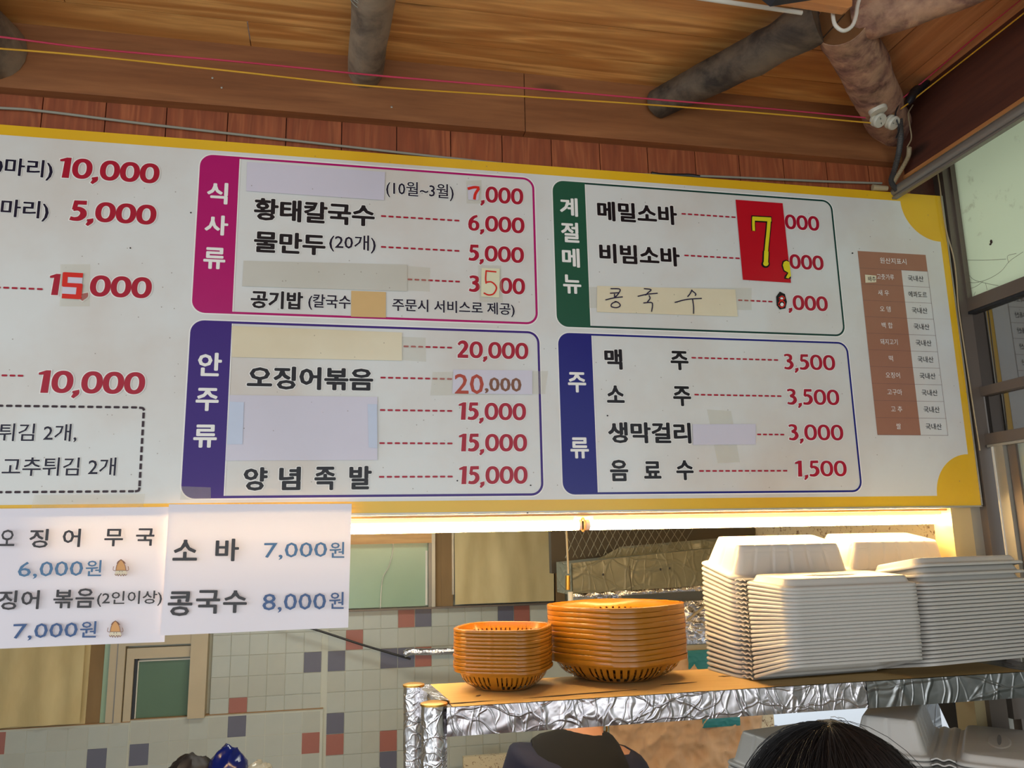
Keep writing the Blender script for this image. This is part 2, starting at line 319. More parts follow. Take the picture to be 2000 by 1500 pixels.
# ------------------------------------------------------------------ ceiling, headers, panelling, walls, floor
floor_ = boxo('floor', (-9, -9, -0.05), (9, 9, 0.0), M['concrete']); tag(floor_, kind='structure')
HX = -0.10   # where the hip meets the front header
def cz(x, y): return 2.905+0.1*min(-y, HX-x) if x < HX else 2.905
ceiling = struct('ceiling')
def cpl(poly, mat, parent):
    a = [Vector(p) for p in poly]; return MB().prism(a, (0, 0, 0.02)).build('plank', mat, parent, fix=True)
wv = 0.118; g = 0.0022; y = 0.02; i = 0
while y > -3.2:
    y0 = y-g/2; y1 = y-wv+g/2; xa0 = min(HX, HX+y0); xa1 = min(HX, HX+y1); jt = 1.2 if i % 2 else 2.0
    xl = -5.2; xs = [xl]; xs += [q for q in ([-3.9, -2.35] if i % 2 else [-3.1, -1.95]) if q < xa1-0.05]
    if i == 3: xs += [-1.05] if -1.05 < xa1-0.05 else []
    for k, x0 in enumerate(xs):
        x1a = xs[k+1]-g/2 if k+1 < len(xs) else xa1; x1b = xs[k+1]-g/2 if k+1 < len(xs) else xa0
        x0 = x0+g/2
        cpl([(x0, y0, 2.905-0.1*y0), (x0, y1, 2.905-0.1*y1), (x1a, y1, 2.905-0.1*y1), (x1b, y0, 2.905-0.1*y0)], M['ceil'], ceiling)
    y -= wv; i += 1
x = HX+0.02; i = 0
while x > -3.2:
    x0 = x-g/2; x1 = x-wv+g/2
    f = lambda q: 2.905+0.1*max(0, HX-q)-(0.1*0.02 if q > HX else 0)
    ya0 = min(0, x0-HX); ya1 = min(0, x1-HX)
    cpl([(x0, ya0, f(x0)), (x1, ya1, f(x1)), (x1, -3.3, f(x1)), (x0, -3.3, f(x0))], M['ceilY'], ceiling)
    x -= wv; i += 1
boxo('ceiling_backing', (-5.3, -3.4, 3.26), (0.1, 0.1, 3.29), M['headerdark'], ceiling)

trim = struct('trim_1')
jx = onY(1025, 210, -0.012).x
boxo('board', (-4.2, -0.012, 2.738), (jx-0.001, 0.03, 2.925), M['header'], trim)
boxo('board', (jx+0.001, -0.012, 2.738), (-0.05, 0.03, 2.925), M['header'], trim)
for px, py in ((765, 209), (415, 152), (433, 171)):
    p = onY(px, py, -0.0125); MB().sphere(p, (0.003, 0.0015, 0.003), 8, 5).build('nail', M['alu'], trim)
trim2 = struct('trim_2')
boxo('board', (-0.13, -3.2, 2.695), (-0.09, -0.02, 2.93), M['headerdark'], trim2)
boxo('lower_edge', (-0.136, -3.2, 2.683), (-0.09, -0.02, 2.693), M['edgeorange'], trim2)

wall = struct('wall_front')
pxs = [-130, 0, 86, 209, 327, 446, 560, 668, 775, 880, 980, 1076, 1170, 1263, 1356, 1442, 1528, 1612, 1694, 1772]
Xs = [-4.2, -3.6, -3.2, -2.9] + [onY(p, 172+p*0.085, 0.02).x for p in pxs[1:]]
for a, b in zip(Xs, Xs[1:]):
    o = MB().box((a+0.0012, 0.02, 2.60), (b-0.0012, 0.035, 2.79)).build('panelling_plank', M['panel'], wall)
    m_ = (a+b)/2
boxo('backing', (-4.2, 0.036, 1.80), (0.06, 0.07, 2.95), M['headerdark'], wall)
# lintel under the sign and the opening's frame
lin_ = struct('trim_3')
boxo('front_strip', (-4.0, 0.004, 1.744), (-0.03, 0.03, 1.7495), M['alu'], lin_)
boxo('lintel_board', (-4.0, 0.03, 1.738), (-0.03, 0.10, 1.80), M['lintel'], lin_)
boxo('inner_strip', (-4.0, 0.10, 1.728), (-0.03, 0.125, 1.80), M['alubeige'], lin_)
jamb = struct('trim_4')
boxo('jamb', (-0.085, 0.015, 0.9), (-0.022, 0.085, 1.748), M['jamb'], jamb)
boxo('jamb_edge', (-0.020, 0.02, 0.9), (0.03, 0.06, 1.79), M['alu'], jamb)
post = struct('trim_5')
boxo('corner_post', (0.012, -0.004, 1.2), (0.05, 0.05, 2.95), M['frame_dark'], post)

# right wall: glazed
wr = struct('window_1'); XW = 0.05
def rw(name, y0, y1, z0, z1, t, mat, x=XW): return boxo(name, (x, y0, z0), (x+t, y1, z1), mat, wr)
rw('frosted_pane', -2.6, -0.012, 2.335, 2.935, 0.004, M['frosted'])
rw('upper_rail', -2.6, 0.0, 2.298, 2.335, 0.03, M['frame_dark'], 0.036)
rw('gasket', -2.6, 0.0, 2.290, 2.297, 0.02, M['gasket'], 0.036)
rw('dark_pane', -2.6, 0.0, 2.078, 2.29, 0.006, M['glass_dark'])
rw('middle_rail', -2.6, 0.0, 2.052, 2.078, 0.03, M['frame_dark'], 0.04)
rw('dark_pane', -2.6, 0.0, 1.945, 2.052, 0.006, M['glass_dark'], 0.058)
rw('lower_rail', -2.6, 0.0, 1.915, 1.945, 0.03, M['frame_dark'], 0.036)
rw('rail_lip', -2.6, -0.01, 1.907, 1.914, 0.02, M['alu'], 0.034)
rw('sliding_pane', -2.6, -0.09, 0.9, 1.907, 0.006, M['glass_pale'], 0.055)
rw('sash_stile', -0.062, -0.03, 0.9, 1.907, 0.02, M['alu'], 0.036)
rw('sash_stile', -0.092, -0.064, 0.9, 1.907, 0.014, M['frame_dark'], 0.048)
rw('sash_edge', -0.03, -0.026, 0.9, 1.907, 0.012, M['white_plastic'], 0.032)
rw('frame_post', -0.012, 0.0, 2.335, 2.935, 0.03, M['frame_dark'], 0.034)
wlow = boxo('wall_right', (0.04, -2.8, 0), (0.09, 0.0, 0.9), M['plaster']); tag(wlow, kind='structure')
# insect and cobweb on the frosted pane
p = onX(1936, 472, 0.046); bug = MB().sphere(p, (0.003, 0.0035, 0.006), 8, 6).sphere(p+Vector((0, 0.004, -0.006)), (0.002, 0.004, 0.003), 8, 6).build('dead_insect', M['bug'], None, 40)
tag(bug, 'small dark dead insect stuck on the frosted pane', 'insect')
wb = MB(); A = lambda px, py: onX(px, py, 0.044)
for L in ([(1884, 524), (1900, 545), (1925, 553), (1950, 558)], [(1885, 550), (1905, 552), (1930, 545), (1955, 530), (1972, 510), (1998, 492)], [(1890, 565), (1905, 560), (1920, 550)], [(1885, 508), (1930, 508), (1965, 506)], [(1925, 553), (1928, 566)], [(1905, 570), (1902, 580), (1910, 590)], [(1970, 513), (1968, 500), (1985, 495)], [(1876, 585), (1887, 570)]):
    wb.tube(bez([A(*q) for q in L], 4), 0.0006, 4)
tag(wb.build('cobweb', M['web']), 'thin grey cobweb across the bottom of the frosted pane', 'cobweb')

# rail, light grey, along the right header
Z0 = onX(1775, 352, -0.135).z; 
ra = MB(); ra.tube([(-0.150, 0.0, 2.652), (-0.150, -3.1, 2.652)], 0.017, 16); ra.box((-0.165, -3.1, 2.628), (-0.150, 0.0, 2.634))
tag(ra.build('gutter_rail', M['rail'], None, 40), 'grey metal pipe rail running under the dark beam at the right', 'rail')
boxo('soffit', (-0.095, -3.2, 2.93), (0.075, 0.03, 2.95), M['headerdark'], trim2)
eave = boxo('shading_eave', (0.08, -3.2, 2.96), (0.55, 2.6, 3.0), M['headerdark']); eave.name = 'ceiling_shading_eave'; tag(eave, kind='structure')  # unseen eave, added and sized to shade the top of the frosted pane

# ------------------------------------------------------------------ kitchen shell
YB = 2.5
wb_ = struct('wall_back')
boxo('plaster', (-4.2, YB+0.03, 0.0), (0.2, YB+0.08, 2.45), M['grout'], wb_)
boxo('tile_bed', (onY(405, 1300, YB).x+0.02, YB+0.0045, 0.5), (-0.28, YB+0.03, 1.344), M['grout'], wb_)
kc = boxo('kitchen_ceiling', (-4.2, 0.07, 2.45), (0.3, 2.6, 2.5), M['headerdark']); kc.name = 'ceiling_kitchen'; tag(kc, kind='structure')
wl = boxo('wall_left', (-4.25, 0.07, 0), (-4.2, 2.6, 2.45), M['plaster']); tag(wl, kind='structure')
# tiles
tw, th = 0.0885, 0.100
tmesh = MB().box((0, 0, 0), (tw-0.003, 0.006, th-0.003)).mesh('tile')
tm = {}
for k in ('tile', 'tile2', 'tilered', 'tileblue'):
    m_ = tmesh.copy(); m_.materials.append(M[k]); tm[k] = m_
marks = [(793, 1209, 'R'), (826, 1208, 'B'), (983, 1195, 'B'), (1015, 1192, 'R'), (690, 1249, 'R'), (655, 1293, 'B'), (759, 1281, 'B'), (786, 1297, 'B'), (821, 1292, 'R'), (890, 1340, 'B'),
         (652, 1421, 'B'), (652, 1464, 'R'), (751, 1450, 'R'), (751, 1487, 'B'), (455, 1385, 'R'), (1093, 1415, 'R')]
marks2 = [(605, 1294, 'B')]
mark3 = [(451, 1421, 'B'), (604, 1449, 'R'), (273, 1477, 'B'), (178, 1480, 'B'), (8, 1453, 'R'), (140, 1423, 'R')]
def field(x0, x1, z0, z1, xo, zo, yf, mk, inside=None):
    P = [onY(a, b, yf) for a, b, c in mk]; col = {}
    for q, (a, b, c) in zip(P, mk): col[(math.floor((q.x-xo)/tw), math.floor((q.z-zo)/th))] = c
    i0 = math.ceil((x0-xo)/tw-0.3); i1 = math.floor((x1-xo)/tw+0.3); j0 = math.ceil((z0-zo)/th-0.5); j1 = math.floor((z1-zo)/th+0.3)
    for i in range(i0, i1):
        for j in range(j0, j1):
            xx = xo+i*tw; zz = zo+j*th
            if inside and not inside(xx+tw/2, zz+th/2): continue
            c = col.get((i, j)); k = 'tilered' if c == 'R' else 'tileblue' if c == 'B' else ('tile' if random.random() < 0.6 else 'tile2')
            o = bpy.data.objects.new('tile', tm[k]); COL.objects.link(o); o.location = (xx+0.0015, yf, zz+0.0015); o.parent = wb_
xs0 = onY(405, 1300, YB).x; xs1 = onY(630, 1430, YB).x; zs = 0.872; zw = 1.352
o1 = onY(777, 1228, YB); xo = o1.x; zo = zw-th*8
field(xs1, -0.70, 0.56, zw, xo, zo, YB, marks)
field(xs0+0.02, xs1, zs-0.04, zw, xo-0.030, zo, YB, [(605, 1294, 'B'), (455, 1385, 'R')])
xa = onY(255, 1420, YB).x; o2 = onY(430, 1401, YB)
boxo('tile_sheet', (xa, YB-0.012, 0.5), (xs1, YB+0.03, zs+0.006), M['grout'], wb_); boxo('sheet_edge', (xa, YB-0.016, zs+0.006), (xs1, YB+0.03, zs+0.009), M['sheetedge'], wb_)
field(xa, xs1-0.01, 0.57, zs, xs1-0.012-tw*20, zs-th*8-0.002, YB-0.0135, mark3[:3])
boxo('tile_sheet', (-3.6, YB-0.016, 0.5), (xa, YB+0.03, zs-0.002), M['grout'], wb_); boxo('sheet_edge', (-3.6, YB-0.02, zs-0.002), (xa, YB+0.03, zs+0.001), M['sheetedge'], wb_)
field(-3.45, xa, 0.57, zs-0.002, xa-0.004-tw*20, zs-th*8-0.01, YB-0.0175, mark3[3:5])
# windows in the back wall
w2 = struct('window_2')
def bw(par, name, xa_, xb_, z0, z1, y0, y1, mat): return boxo(name, (xa_, y0, z0), (xb_, y1, z1), mat, par)
X = lambda px, py=1340: onY(px, py, YB).x
ztop = 1.75
bw(w2, 'curtain_board', -4.15, X(172), zs, ztop, YB-0.005, YB+0.03, M['curtain'])
bw(w2, 'brown_strip', X(172), X(200), zs, ztop, YB, YB+0.03, M['brownstrip'])
bw(w2, 'green_strip', X(200), X(212), zs, ztop, YB-0.004, YB+0.03, M['steel_green'])
bw(w2, 'outer_frame', X(212), X(226), zs, ztop, YB-0.02, YB+0.03, M['alubeige'])
bw(w2, 'gasket', X(226), X(229), zs, ztop, YB-0.021, YB+0.03, M['rail'])
bw(w2, 'outer_frame', X(229), X(243), zs, ztop, YB-0.028, YB+0.03, M['alubeige'])
zh = onY(320, 1258, YB).z
bw(w2, 'head_frame', X(243), X(372), zh, zh+0.05, YB-0.028, YB+0.03, M['alubeige'])
bw(w2, 'sash_stile', X(245), X(260), zs, zh-0.012, YB-0.015, YB+0.02, M['alubeige'])
zg = onY(320, 1288, YB).z
bw(w2, 'sash_rail', X(260), X(372), zg+0.01, zh-0.012, YB-0.015, YB+0.02, M['alubeige'])
bw(w2, 'gasket', X(260), X(266), zs, zg+0.01, YB-0.004, YB+0.02, M['gasket'])
bw(w2, 'pane', X(266), X(372), zs, zg, YB+0.012, YB+0.02, M['glass_green'])
bw(w2, 'pane_edge', X(266), X(268), zs, zg, YB+0.004, YB+0.012, M['white_plastic'])
bw(w2, 'pane_edge', X(268), X(372), zg-0.006, zg, YB+0.004, YB+0.012, M['white_plastic'])
bw(w2, 'right_jamb', X(371), X(404), zs, ztop, YB-0.035, YB+0.03, M['alubeige'])
w3 = struct('window_3')
X3 = lambda px: onY(px, 1120, YB).x
zc = onY(760, 1062, YB).z; xl3 = X(500)
bw(w3, 'pane', xl3, X3(836), zw+0.006, zc, YB+0.01, YB+0.02, M['steel_green'])
bw(w3, 'wood_head', xl3, X3(842), zc, zc+0.12, YB-0.03, YB+0.03, M['lintel'])
bw(w3, 'light_edge', X3(831), X3(835), zw+0.01, zc-0.04, YB+0.002, YB+0.01, M['white_plastic'])
bw(w3, 'dark_stile', X3(836), X3(842), zw, zc, YB-0.02, YB+0.03, M['rail'])
bw(w3, 'stile', X3(842), X3(849), zw, ztop, YB-0.03, YB+0.03, M['alu'])
bw(w3, 'green_strip', X3(849), X3(861), zw, ztop, YB-0.005, YB+0.03, M['brownstrip'])
bw(w3, 'brown_panel', X3(861), X3(884), zw, ztop, YB-0.01, YB+0.03, M['brownstrip'])
bw(w3, 'thin_rod', X3(882), X3(886), zw+0.06, ztop, YB-0.016, YB-0.01, M['alu'])
bw(w3, 'sill', xl3, X3(1085), zw-0.008, zw+0.002, YB-0.03, YB+0.03, M['frame_dark'])
bw(w3, 'end_stile', X3(1082), X3(1100), zw, ztop, YB-0.02, YB+0.03, M['brownstrip'])
pxc = onY(675, 1100, YB-0.0)
cab = MB().tube(bez([onY(768, 1055, YB-0.005), onY(767, 1075, YB-0.005), onY(760, 1105, YB-0.005), onY(748, 1128, YB-0.005), onY(744, 1160, YB-0.005), onY(743, 1188, YB-0.005)], 6), 0.0022, 6).build('thin_cable', M['white_plastic'], None, 60)
tag(cab, 'thin white cable hanging down over the pale green pane', 'cable')
# beige cloth sheet over the right part of window_3
def sheet(name, x0, x1, z0, z1, y, mat, amp, nx=40, nz=12, par=None, sc=(14, 1, 2.2)):
    m = MB(); vs = []
    for j in range(nz+1):
        for i in range(nx+1):
            u = i/nx; v = j/nz; xx = x0+(x1-x0)*u; zz = z0+(z1-z0)*v
            vs.append((xx, y-amp*(0.5+0.5*noise.noise(Vector((xx*sc[0], 3.3, zz*sc[2])))), zz))
    m.add(vs, [(j*(nx+1)+i, j*(nx+1)+i+1, (j+1)*(nx+1)+i+1, (j+1)*(nx+1)+i) for j in range(nz) for i in range(nx)])
    return m.build(name, mat, par, 60)
tag(sheet('window_cloth', X3(887), X3(1078), zw+0.01, 1.74, YB-0.005, M['curtain'], 0.05), 'stained beige cloth covering the window beside the grey hood', 'cloth')
tag(sheet('window_cloth', -4.1, X(165), zs+0.01, 1.74, YB-0.012, M['curtain'], 0.05), 'creased beige cloth covering the window at the lower left', 'cloth')
# right side wall of kitchen with an opening to the street
kr = struct('wall_kitchen_right')
boxo('upper_wall', (0.055, 0.09, 1.26), (0.12, 2.6, 2.45), M['speckle'], kr)
boxo('lower_wall', (0.055, 0.09, 0.0), (0.12, 2.6, 0.72), M['speckle'], kr)
boxo('side_wall', (0.055, 1.45, 0.72), (0.12, 2.6, 1.26), M['speckle'], kr)
boxo('wall_end', (0.055, 0.02, 0.0), (0.12, 0.10, 2.45), M['frame_dark'], kr)
part = struct('wall_partition')
boxo('plaster', (-0.60, 1.46, 0.0), (0.055, 1.50, 2.45), M['plaster'], part)

# ------------------------------------------------------------------ menu board
mb_ = empty('menu_board', (-1.5, 0, 1.75), 'long white and yellow printed menu board hung above the serving window', 'menu board')
mb_.matrix_world = Matrix.Translation((-1.5, 0, 1.75))
BO = Vector((-1.5, 0, 1.75))
def reparent(o, par):
    o.parent = par; o.matrix_parent_inverse = Matrix.Translation(-par.location) if par.type == 'EMPTY' and par.parent is None else o.matrix_parent_inverse
    return o
XL, XR, ZB, ZT = -3.25, 0.0, 1.75, 2.65
def bp(px, py): q = onY(px, py, 0); return q.x, q.z
def flat(name, poly, y, mat, parent):      # poly in (x, z), facing the viewer
    m = MB(); m.add([(a, y, b) for a, b in poly], [tuple(range(len(poly)))]); o = m.build(name, mat)
    me = o.data
    if me.polygons and me.polygons[0].normal.y > 0:
        me.flip_normals()
    return reparent(o, parent)
bd = MB().box((XL, 0.0, ZB), (XR, 0.018, ZT)); reparent(bd.build('yellow_panel', M['yellow']), mb_)
zt_in = bp(600, 307.5)[1]; zb_in = bp(1060, 976)[1]; xr_in = bp(1861, 660)[0]; rt = xr_in-bp(1758, 393)[0]; rb = xr_in-bp(1830, 968)[0]
poly = [(XL, zb_in), (xr_in-rb, zb_in)]
for k in range(1, 16): a = pi-pi/2*k/16; poly.append((xr_in+rb*cos(a), zb_in+rb*sin(a)))
poly += [(xr_in, zb_in+rb), (xr_in, zt_in-rt)]
for k in range(1, 16): a = -pi/2-pi/2*k/16; poly.append((xr_in+rt*cos(a), zt_in+rt*sin(a)))
poly += [(xr_in-rt, zt_in), (XL, zt_in)]
flat('white_field', poly, -0.0006, M['white'], mb_)
reparent(MB().box((XR, -0.002, ZB-0.003), (XR+0.004, 0.02, ZT)).build('side_edge', M['alu']), mb_)
reparent(MB().box((XL, -0.002, ZB-0.004), (XR+0.004, 0.018, ZB)).build('bottom_edge', M['alu']), mb_)

def section(name, L, T, R, B, colp, mat, line, matline=None):
    x0 = bp(*L)[0]; x1 = bp(*R)[0]; z1 = bp(*T)[1]; z0 = bp(*B)[1]; xc = bp(*colp)[0]; r = 0.030
    cx, cz_ = (x0+x1)/2, (z0+z1)/2; W_, H_ = x1-x0, z1-z0
    o = rrect(W_, H_, r, 8); i_ = rrect(W_-2*line, H_-2*line, r-line, 8); n = len(o)
    m = MB(); m.add([(cx+a, -0.0012, cz_+b) for a, b in o]+[(cx+a, -0.0012, cz_+b) for a, b in i_], [(k, n+k, n+(k+1) % n, (k+1) % n) for k in range(n)])
    reparent(m.build('section_outline', matline or mat), mb_)
    h = rrect(W_+0.006, H_+0.006, r+0.003, 8); m = MB(); m.add([(cx+a, -0.0009, cz_+b) for a, b in h]+[(cx+a, -0.0009, cz_+b) for a, b in o], [(k, n+k, n+(k+1) % n, (k+1) % n) for k in range(n)])
    reparent(m.build('section_outline', M['halo']), mb_)
    pl = [(xc, z0)]; 
    for k in range(9): a = -pi/2-pi/2*k/8; pl.append((x0+r+r*cos(a), z0+r+r*sin(a)))
    for k in range(9): a = pi-pi/2*k/8; pl.append((x0+r+r*cos(a), z1-r+r*sin(a)))
    pl.append((xc, z1)); flat('heading_column', pl, -0.0014, mat, mb_)
    fl = MB().add([(xc, -0.0015, z0+line), (xc+0.0025, -0.0015, z0+line), (xc+0.0025, -0.0015, z1-line), (xc, -0.0015, z1-line)], [(0, 1, 2, 3)]); reparent(fl.build('column_edge', M['halo']), mb_)
section('magenta', (383, 455), (700, 323.6), (1047, 500), (700, 622), (461, 460), M['magenta'], 0.0055)
section('purple', (363, 800), (700, 636), (1057, 800), (700, 971), (445, 800), M['purple'], 0.0055)
section('green', (1083, 490), (1350, 372), (1635, 500), (1350, 647), (1147, 490), M['green'], 0.005, M['dkgreen'])
section('blue', (1094.5, 810), (1350, 658.5), (1669, 810), (1350, 964), (1161, 810), M['blue'], 0.005)

_tc = {}
def tmesh_get(s, off, space=1.0):
    key = (s, round(off, 4), space)
    if key not in _tc:
        c = bpy.data.curves.new('t', 'FONT'); c.body = s; c.size = 1.0; c.offset = off; c.resolution_u = 2; c.space_character = space; c.dimensions = '2D'; c.fill_mode = 'BOTH'
        o = bpy.data.objects.new('t', c); COL.objects.link(o); dg = bpy.context.evaluated_depsgraph_get(); me = bpy.data.meshes.new_from_object(o.evaluated_get(dg))
        vs = [(v.co.x, v.co.y) for v in me.vertices]; fs = [tuple(p.vertices) for p in me.polygons]
        bpy.data.objects.remove(o); bpy.data.curves.remove(c); bpy.data.meshes.remove(me); _tc[key] = (vs, fs)
    return _tc[key]
def bb(vs): return min(v[0] for v in vs), max(v[0] for v in vs), min(v[1] for v in vs), max(v[1] for v in vs)
def fat(vs, fs, rx, ry=None):
    """heavier strokes: the outline repeated round a small ellipse"""
    if rx <= 0.004: return [(v[0], v[1], 0.0) for v in vs], list(fs)
    ry = ry or rx; V, F = [], []
    offs = [(cos(2*pi*k/8)*rx, sin(2*pi*k/8)*ry) for k in range(8)]
    for j, (ox, oy) in enumerate(offs):
        o = len(V); V += [(v[0]+ox, v[1]+oy, j*0.00001) for v in vs]; F += [tuple(i+o for i in f) for f in fs]
    return V, F
def put(s, x0, y0, x1, y1, h, mat, bold=0.0, halo=0.0, ref=None, parent=None, plane=0.0, lay=0.0, name='lettering', shear=0.0, space=1.0, halomat=None):
    parent = parent or mb_
    P0 = onY(x0, y0, plane); P1 = onY(x1, y1, plane); xm, ym = (x0+x1)/2, (y0+y1)/2
    zt = onY(xm, ym-h/2, plane).z; zb = onY(xm, ym+h/2, plane).z; H = zt-zb; slope = (P1.z-P0.z)/(P1.x-P0.x) if parent is not mb_ else 0
    v0, f0 = tmesh_get(s, 0.0, space); ry = bold*0.5 if ref else bold*0.8; vs, fs = fat(v0, f0, bold, ry); b = bb(vs); rb_ = bb(fat(*tmesh_get(ref, 0.0), bold, ry)[0]) if ref else b
    sx = (P1.x-P0.x)/(b[1]-b[0]); sz = H/(rb_[3]-rb_[2]); zc_ = (rb_[2]+rb_[3])/2; Zc = (P0.z+P1.z)/2; Xc = (P0.x+P1.x)/2
    m = MB()
    def tr(v, y):
        xx = P0.x+(v[0]-b[0])*sx; dz = (v[1]-zc_)*sz; return (xx+shear*dz, y, Zc+dz+(xx-Xc)*slope)
    if halo:
        hv, hf = fat(v0, f0, bold+halo, ry+halo); m.add([tr(v, plane-0.0018-lay+v[2]) for v in hv], hf, 1)
    m.add([tr(v, plane-0.0022-lay+v[2]) for v in vs], fs, 0)
    mats = [mat, halomat or M['halo']] if halo else [mat]
    o = m.build(name, mats)
    if sum(p.normal.y for p in o.data.polygons) > 0: o.data.flip_normals()
    reparent(o, parent); return o
HB = 0.038   # heavy Hangul
def K(s, x0, x1, y0, y1, h): return put(s, x0, y0, x1, y1, h, M['black'], HB, 0.035, name='menu_lettering')
def Kt(s, x0, x1, y0, y1, h, b=0.012): return put(s, x0, y0, x1, y1, h, M['navyblack'], b, 0.03, name='menu_lettering')
# heavy price numerals drawn as strokes and rings: (advance, strokes[(points, widths)], rings[(cx, cy, rx, ry, irx, iry)], polygons)
NUM = {'0': (0.86, [], [(0.42, 0.5, 0.41, 0.5, 0.20, 0.345)], []),
 '1': (0.54, [], [], [[(0.16, 0), (0.42, 0), (0.44, 1.0), (0.25, 1.0), (0.0, 0.88), (0.02, 0.79), (0.20, 0.80)]]),
 '2': (0.76, [([(0.07, 0.78), (0.20, 0.92), (0.42, 0.93), (0.55, 0.76), (0.48, 0.54), (0.28, 0.30), (0.12, 0.12)], [.13, .16, .2, .24, .22, .18, .16]), ([(0.04, 0.09), (0.68, 0.09)], [.18, .18])], [], []),
 '3': (0.70, [([(0.06, 0.88), (0.24, 0.935), (0.46, 0.86), (0.46, 0.66), (0.22, 0.54)], [.13, .14, .2, .19, .13]), ([(0.22, 0.54), (0.46, 0.47), (0.54, 0.28), (0.40, 0.10), (0.20, 0.065), (0.04, 0.11)], [.13, .2, .24, .2, .14, .14])], [], []),
 '5': (0.72, [([(0.14, 0.915), (0.62, 0.925)], [.17, .17]), ([(0.205, 0.96), (0.155, 0.56)], [.16, .16]), ([(0.13, 0.56), (0.34, 0.60), (0.52, 0.48), (0.54, 0.28), (0.40, 0.11), (0.20, 0.07), (0.04, 0.10)], [.13, .17, .22, .25, .2, .15, .15])], [], []),
 '6': (0.78, [([(0.58, 0.94), (0.36, 0.84), (0.18, 0.62), (0.13, 0.34)], [.12, .16, .21, .22])], [(0.38, 0.32, 0.34, 0.32, 0.14, 0.19)], []),
 ',': (0.32, [([(0.13, 0.10), (0.15, -0.02), (0.03, -0.20)], [.24, .20, .09])], [], [])}
def numeral(txt, g=0.0):
    V, F = [], []; x = 0.0; lay = [0]
    def add(vs, fs):
        o = len(V); lay[0] += 1; V.extend((x+a, b, -0.00001*lay[0]) for a, b in vs); F.extend(tuple(i+o for i in f) for f in fs)
    for ch in txt:
        adv, st, rg, pg = NUM[ch]
        for cx, cy, rx, ry, ix, iy in rg:
            n = 40; e = 2.25; sp = lambda a, b, t: (cx+a*abs(cos(t))**(2/e)*(1 if cos(t) > 0 else -1), cy+b*abs(sin(t))**(2/e)*(1 if sin(t) > 0 else -1))
            add([sp(rx+g, ry+g, 2*pi*k/n) for k in range(n)]+[sp(max(0.01, ix-g), max(0.01, iy-g), 2*pi*k/n) for k in range(n)], [(k, (k+1) % n, n+(k+1) % n, n+k) for k in range(n)])
        for P, W in st:
            Q = [Vector((a, b, 0)) for a, b in P]; W2 = []
            if len(Q) > 2:
                m_ = 5; W2 = [W[i]+(W[i+1]-W[i])*k/m_ for i in range(len(Q)-1) for k in range(m_)]+[W[-1]]; Q = bez(Q, m_)
            else: W2 = W
            L = []
            for i, q in enumerate(Q):
                t = (Q[min(i+1, len(Q)-1)]-Q[max(i-1, 0)]).normalized(); nn = Vector((-t.y, t.x, 0))*(W2[i]/2+g); ex = t*(g if i == len(Q)-1 else -g if i == 0 else 0); L += [((q+nn+ex).x, (q+nn+ex).y), ((q-nn+ex).x, (q-nn+ex).y)]
            add(L, [(2*i, 2*i+1, 2*i+3, 2*i+2) for i in range(len(Q)-1)])
        for poly in pg:
            cx = sum(p[0] for p in poly)/len(poly); cy = sum(p[1] for p in poly)/len(poly)
            add([(a+(g if a > cx else -g), b+(g if b > cy else -g)) for a, b in poly], [tuple(range(len(poly)))])
        x += adv
    return V, F
def PR(s, x0, x1, y0, y1, h, mat=None, b=0.012):
    P0 = onY(x0, y0, 0); P1 = onY(x1, y1, 0); xm, ym = (x0+x1)/2, (y0+y1)/2; zt = onY(xm, ym-h/2, 0).z; zb = onY(xm, ym+h/2, 0).z
    vs, fs = numeral(s, b); hv, hf = numeral(s, b+0.045); c = bb(vs); sx = (P1.x-P0.x)/(c[1]-c[0]); Zc = (P0.z+P1.z)/2; m = MB()
    tr = lambda v, y: (P0.x+(v[0]-c[0])*sx+0.03*(v[1]-0.5)*(zt-zb), y+v[2], Zc+(v[1]-0.5)*(zt-zb))
    m.add([tr(v, -0.0018) for v in hv], hf, 1); m.add([tr(v, -0.0025) for v in vs], fs, 0)
    o = m.build('price_lettering', [mat or M['red'], M['halo']])
    bm = bmesh.new(); bm.from_mesh(o.data)
    for f_ in bm.faces:
        f_.normal_update()
        if f_.normal.y > 0: f_.normal_flip()
    bm.to_mesh(o.data); bm.free(); reparent(o, mb_); return o
def HD(s, cx, cy, w_, h): return put(s, cx-w_/2, cy, cx+w_/2, cy, h, M['halo'], HB*0.8, 0, name='heading_lettering')
def dash(x0, y0, x1, y1, n, th, mat=None, duty=0.70, lay=0.0):
    m = MB(); a = Vector((*bp(x0, y0), 0)); b = Vector((*bp(x1, y1), 0)); b.y = a.y = (a.y+b.y)/2; d = (b-a); L = d.length; d.normalize(); nn = Vector((-d.y, d.x, 0)); t = th*0.00122/2
    st = L/(n-1+duty)
    for i in range(n):
        p = a+d*st*i; q = p+d*st*duty; e = t*0.8
        pts = [p+nn*t*0.4, p+d*e*0.6-nn*0+nn*t, q-d*e*0.6+nn*t, q+nn*t*0.4, q-nn*t*0.4, q-d*e*0.6-nn*t, p+d*e*0.6-nn*t, p-nn*t*0.4]
        m.add([(v.x, -0.0022-lay, v.y) for v in pts], [tuple(range(7, -1, -1))])
    o = m.build('dotted_line', mat or M['red']); 
    if o.data.polygons[0].normal.y > 0: o.data.flip_normals()
    return reparent(o, mb_)
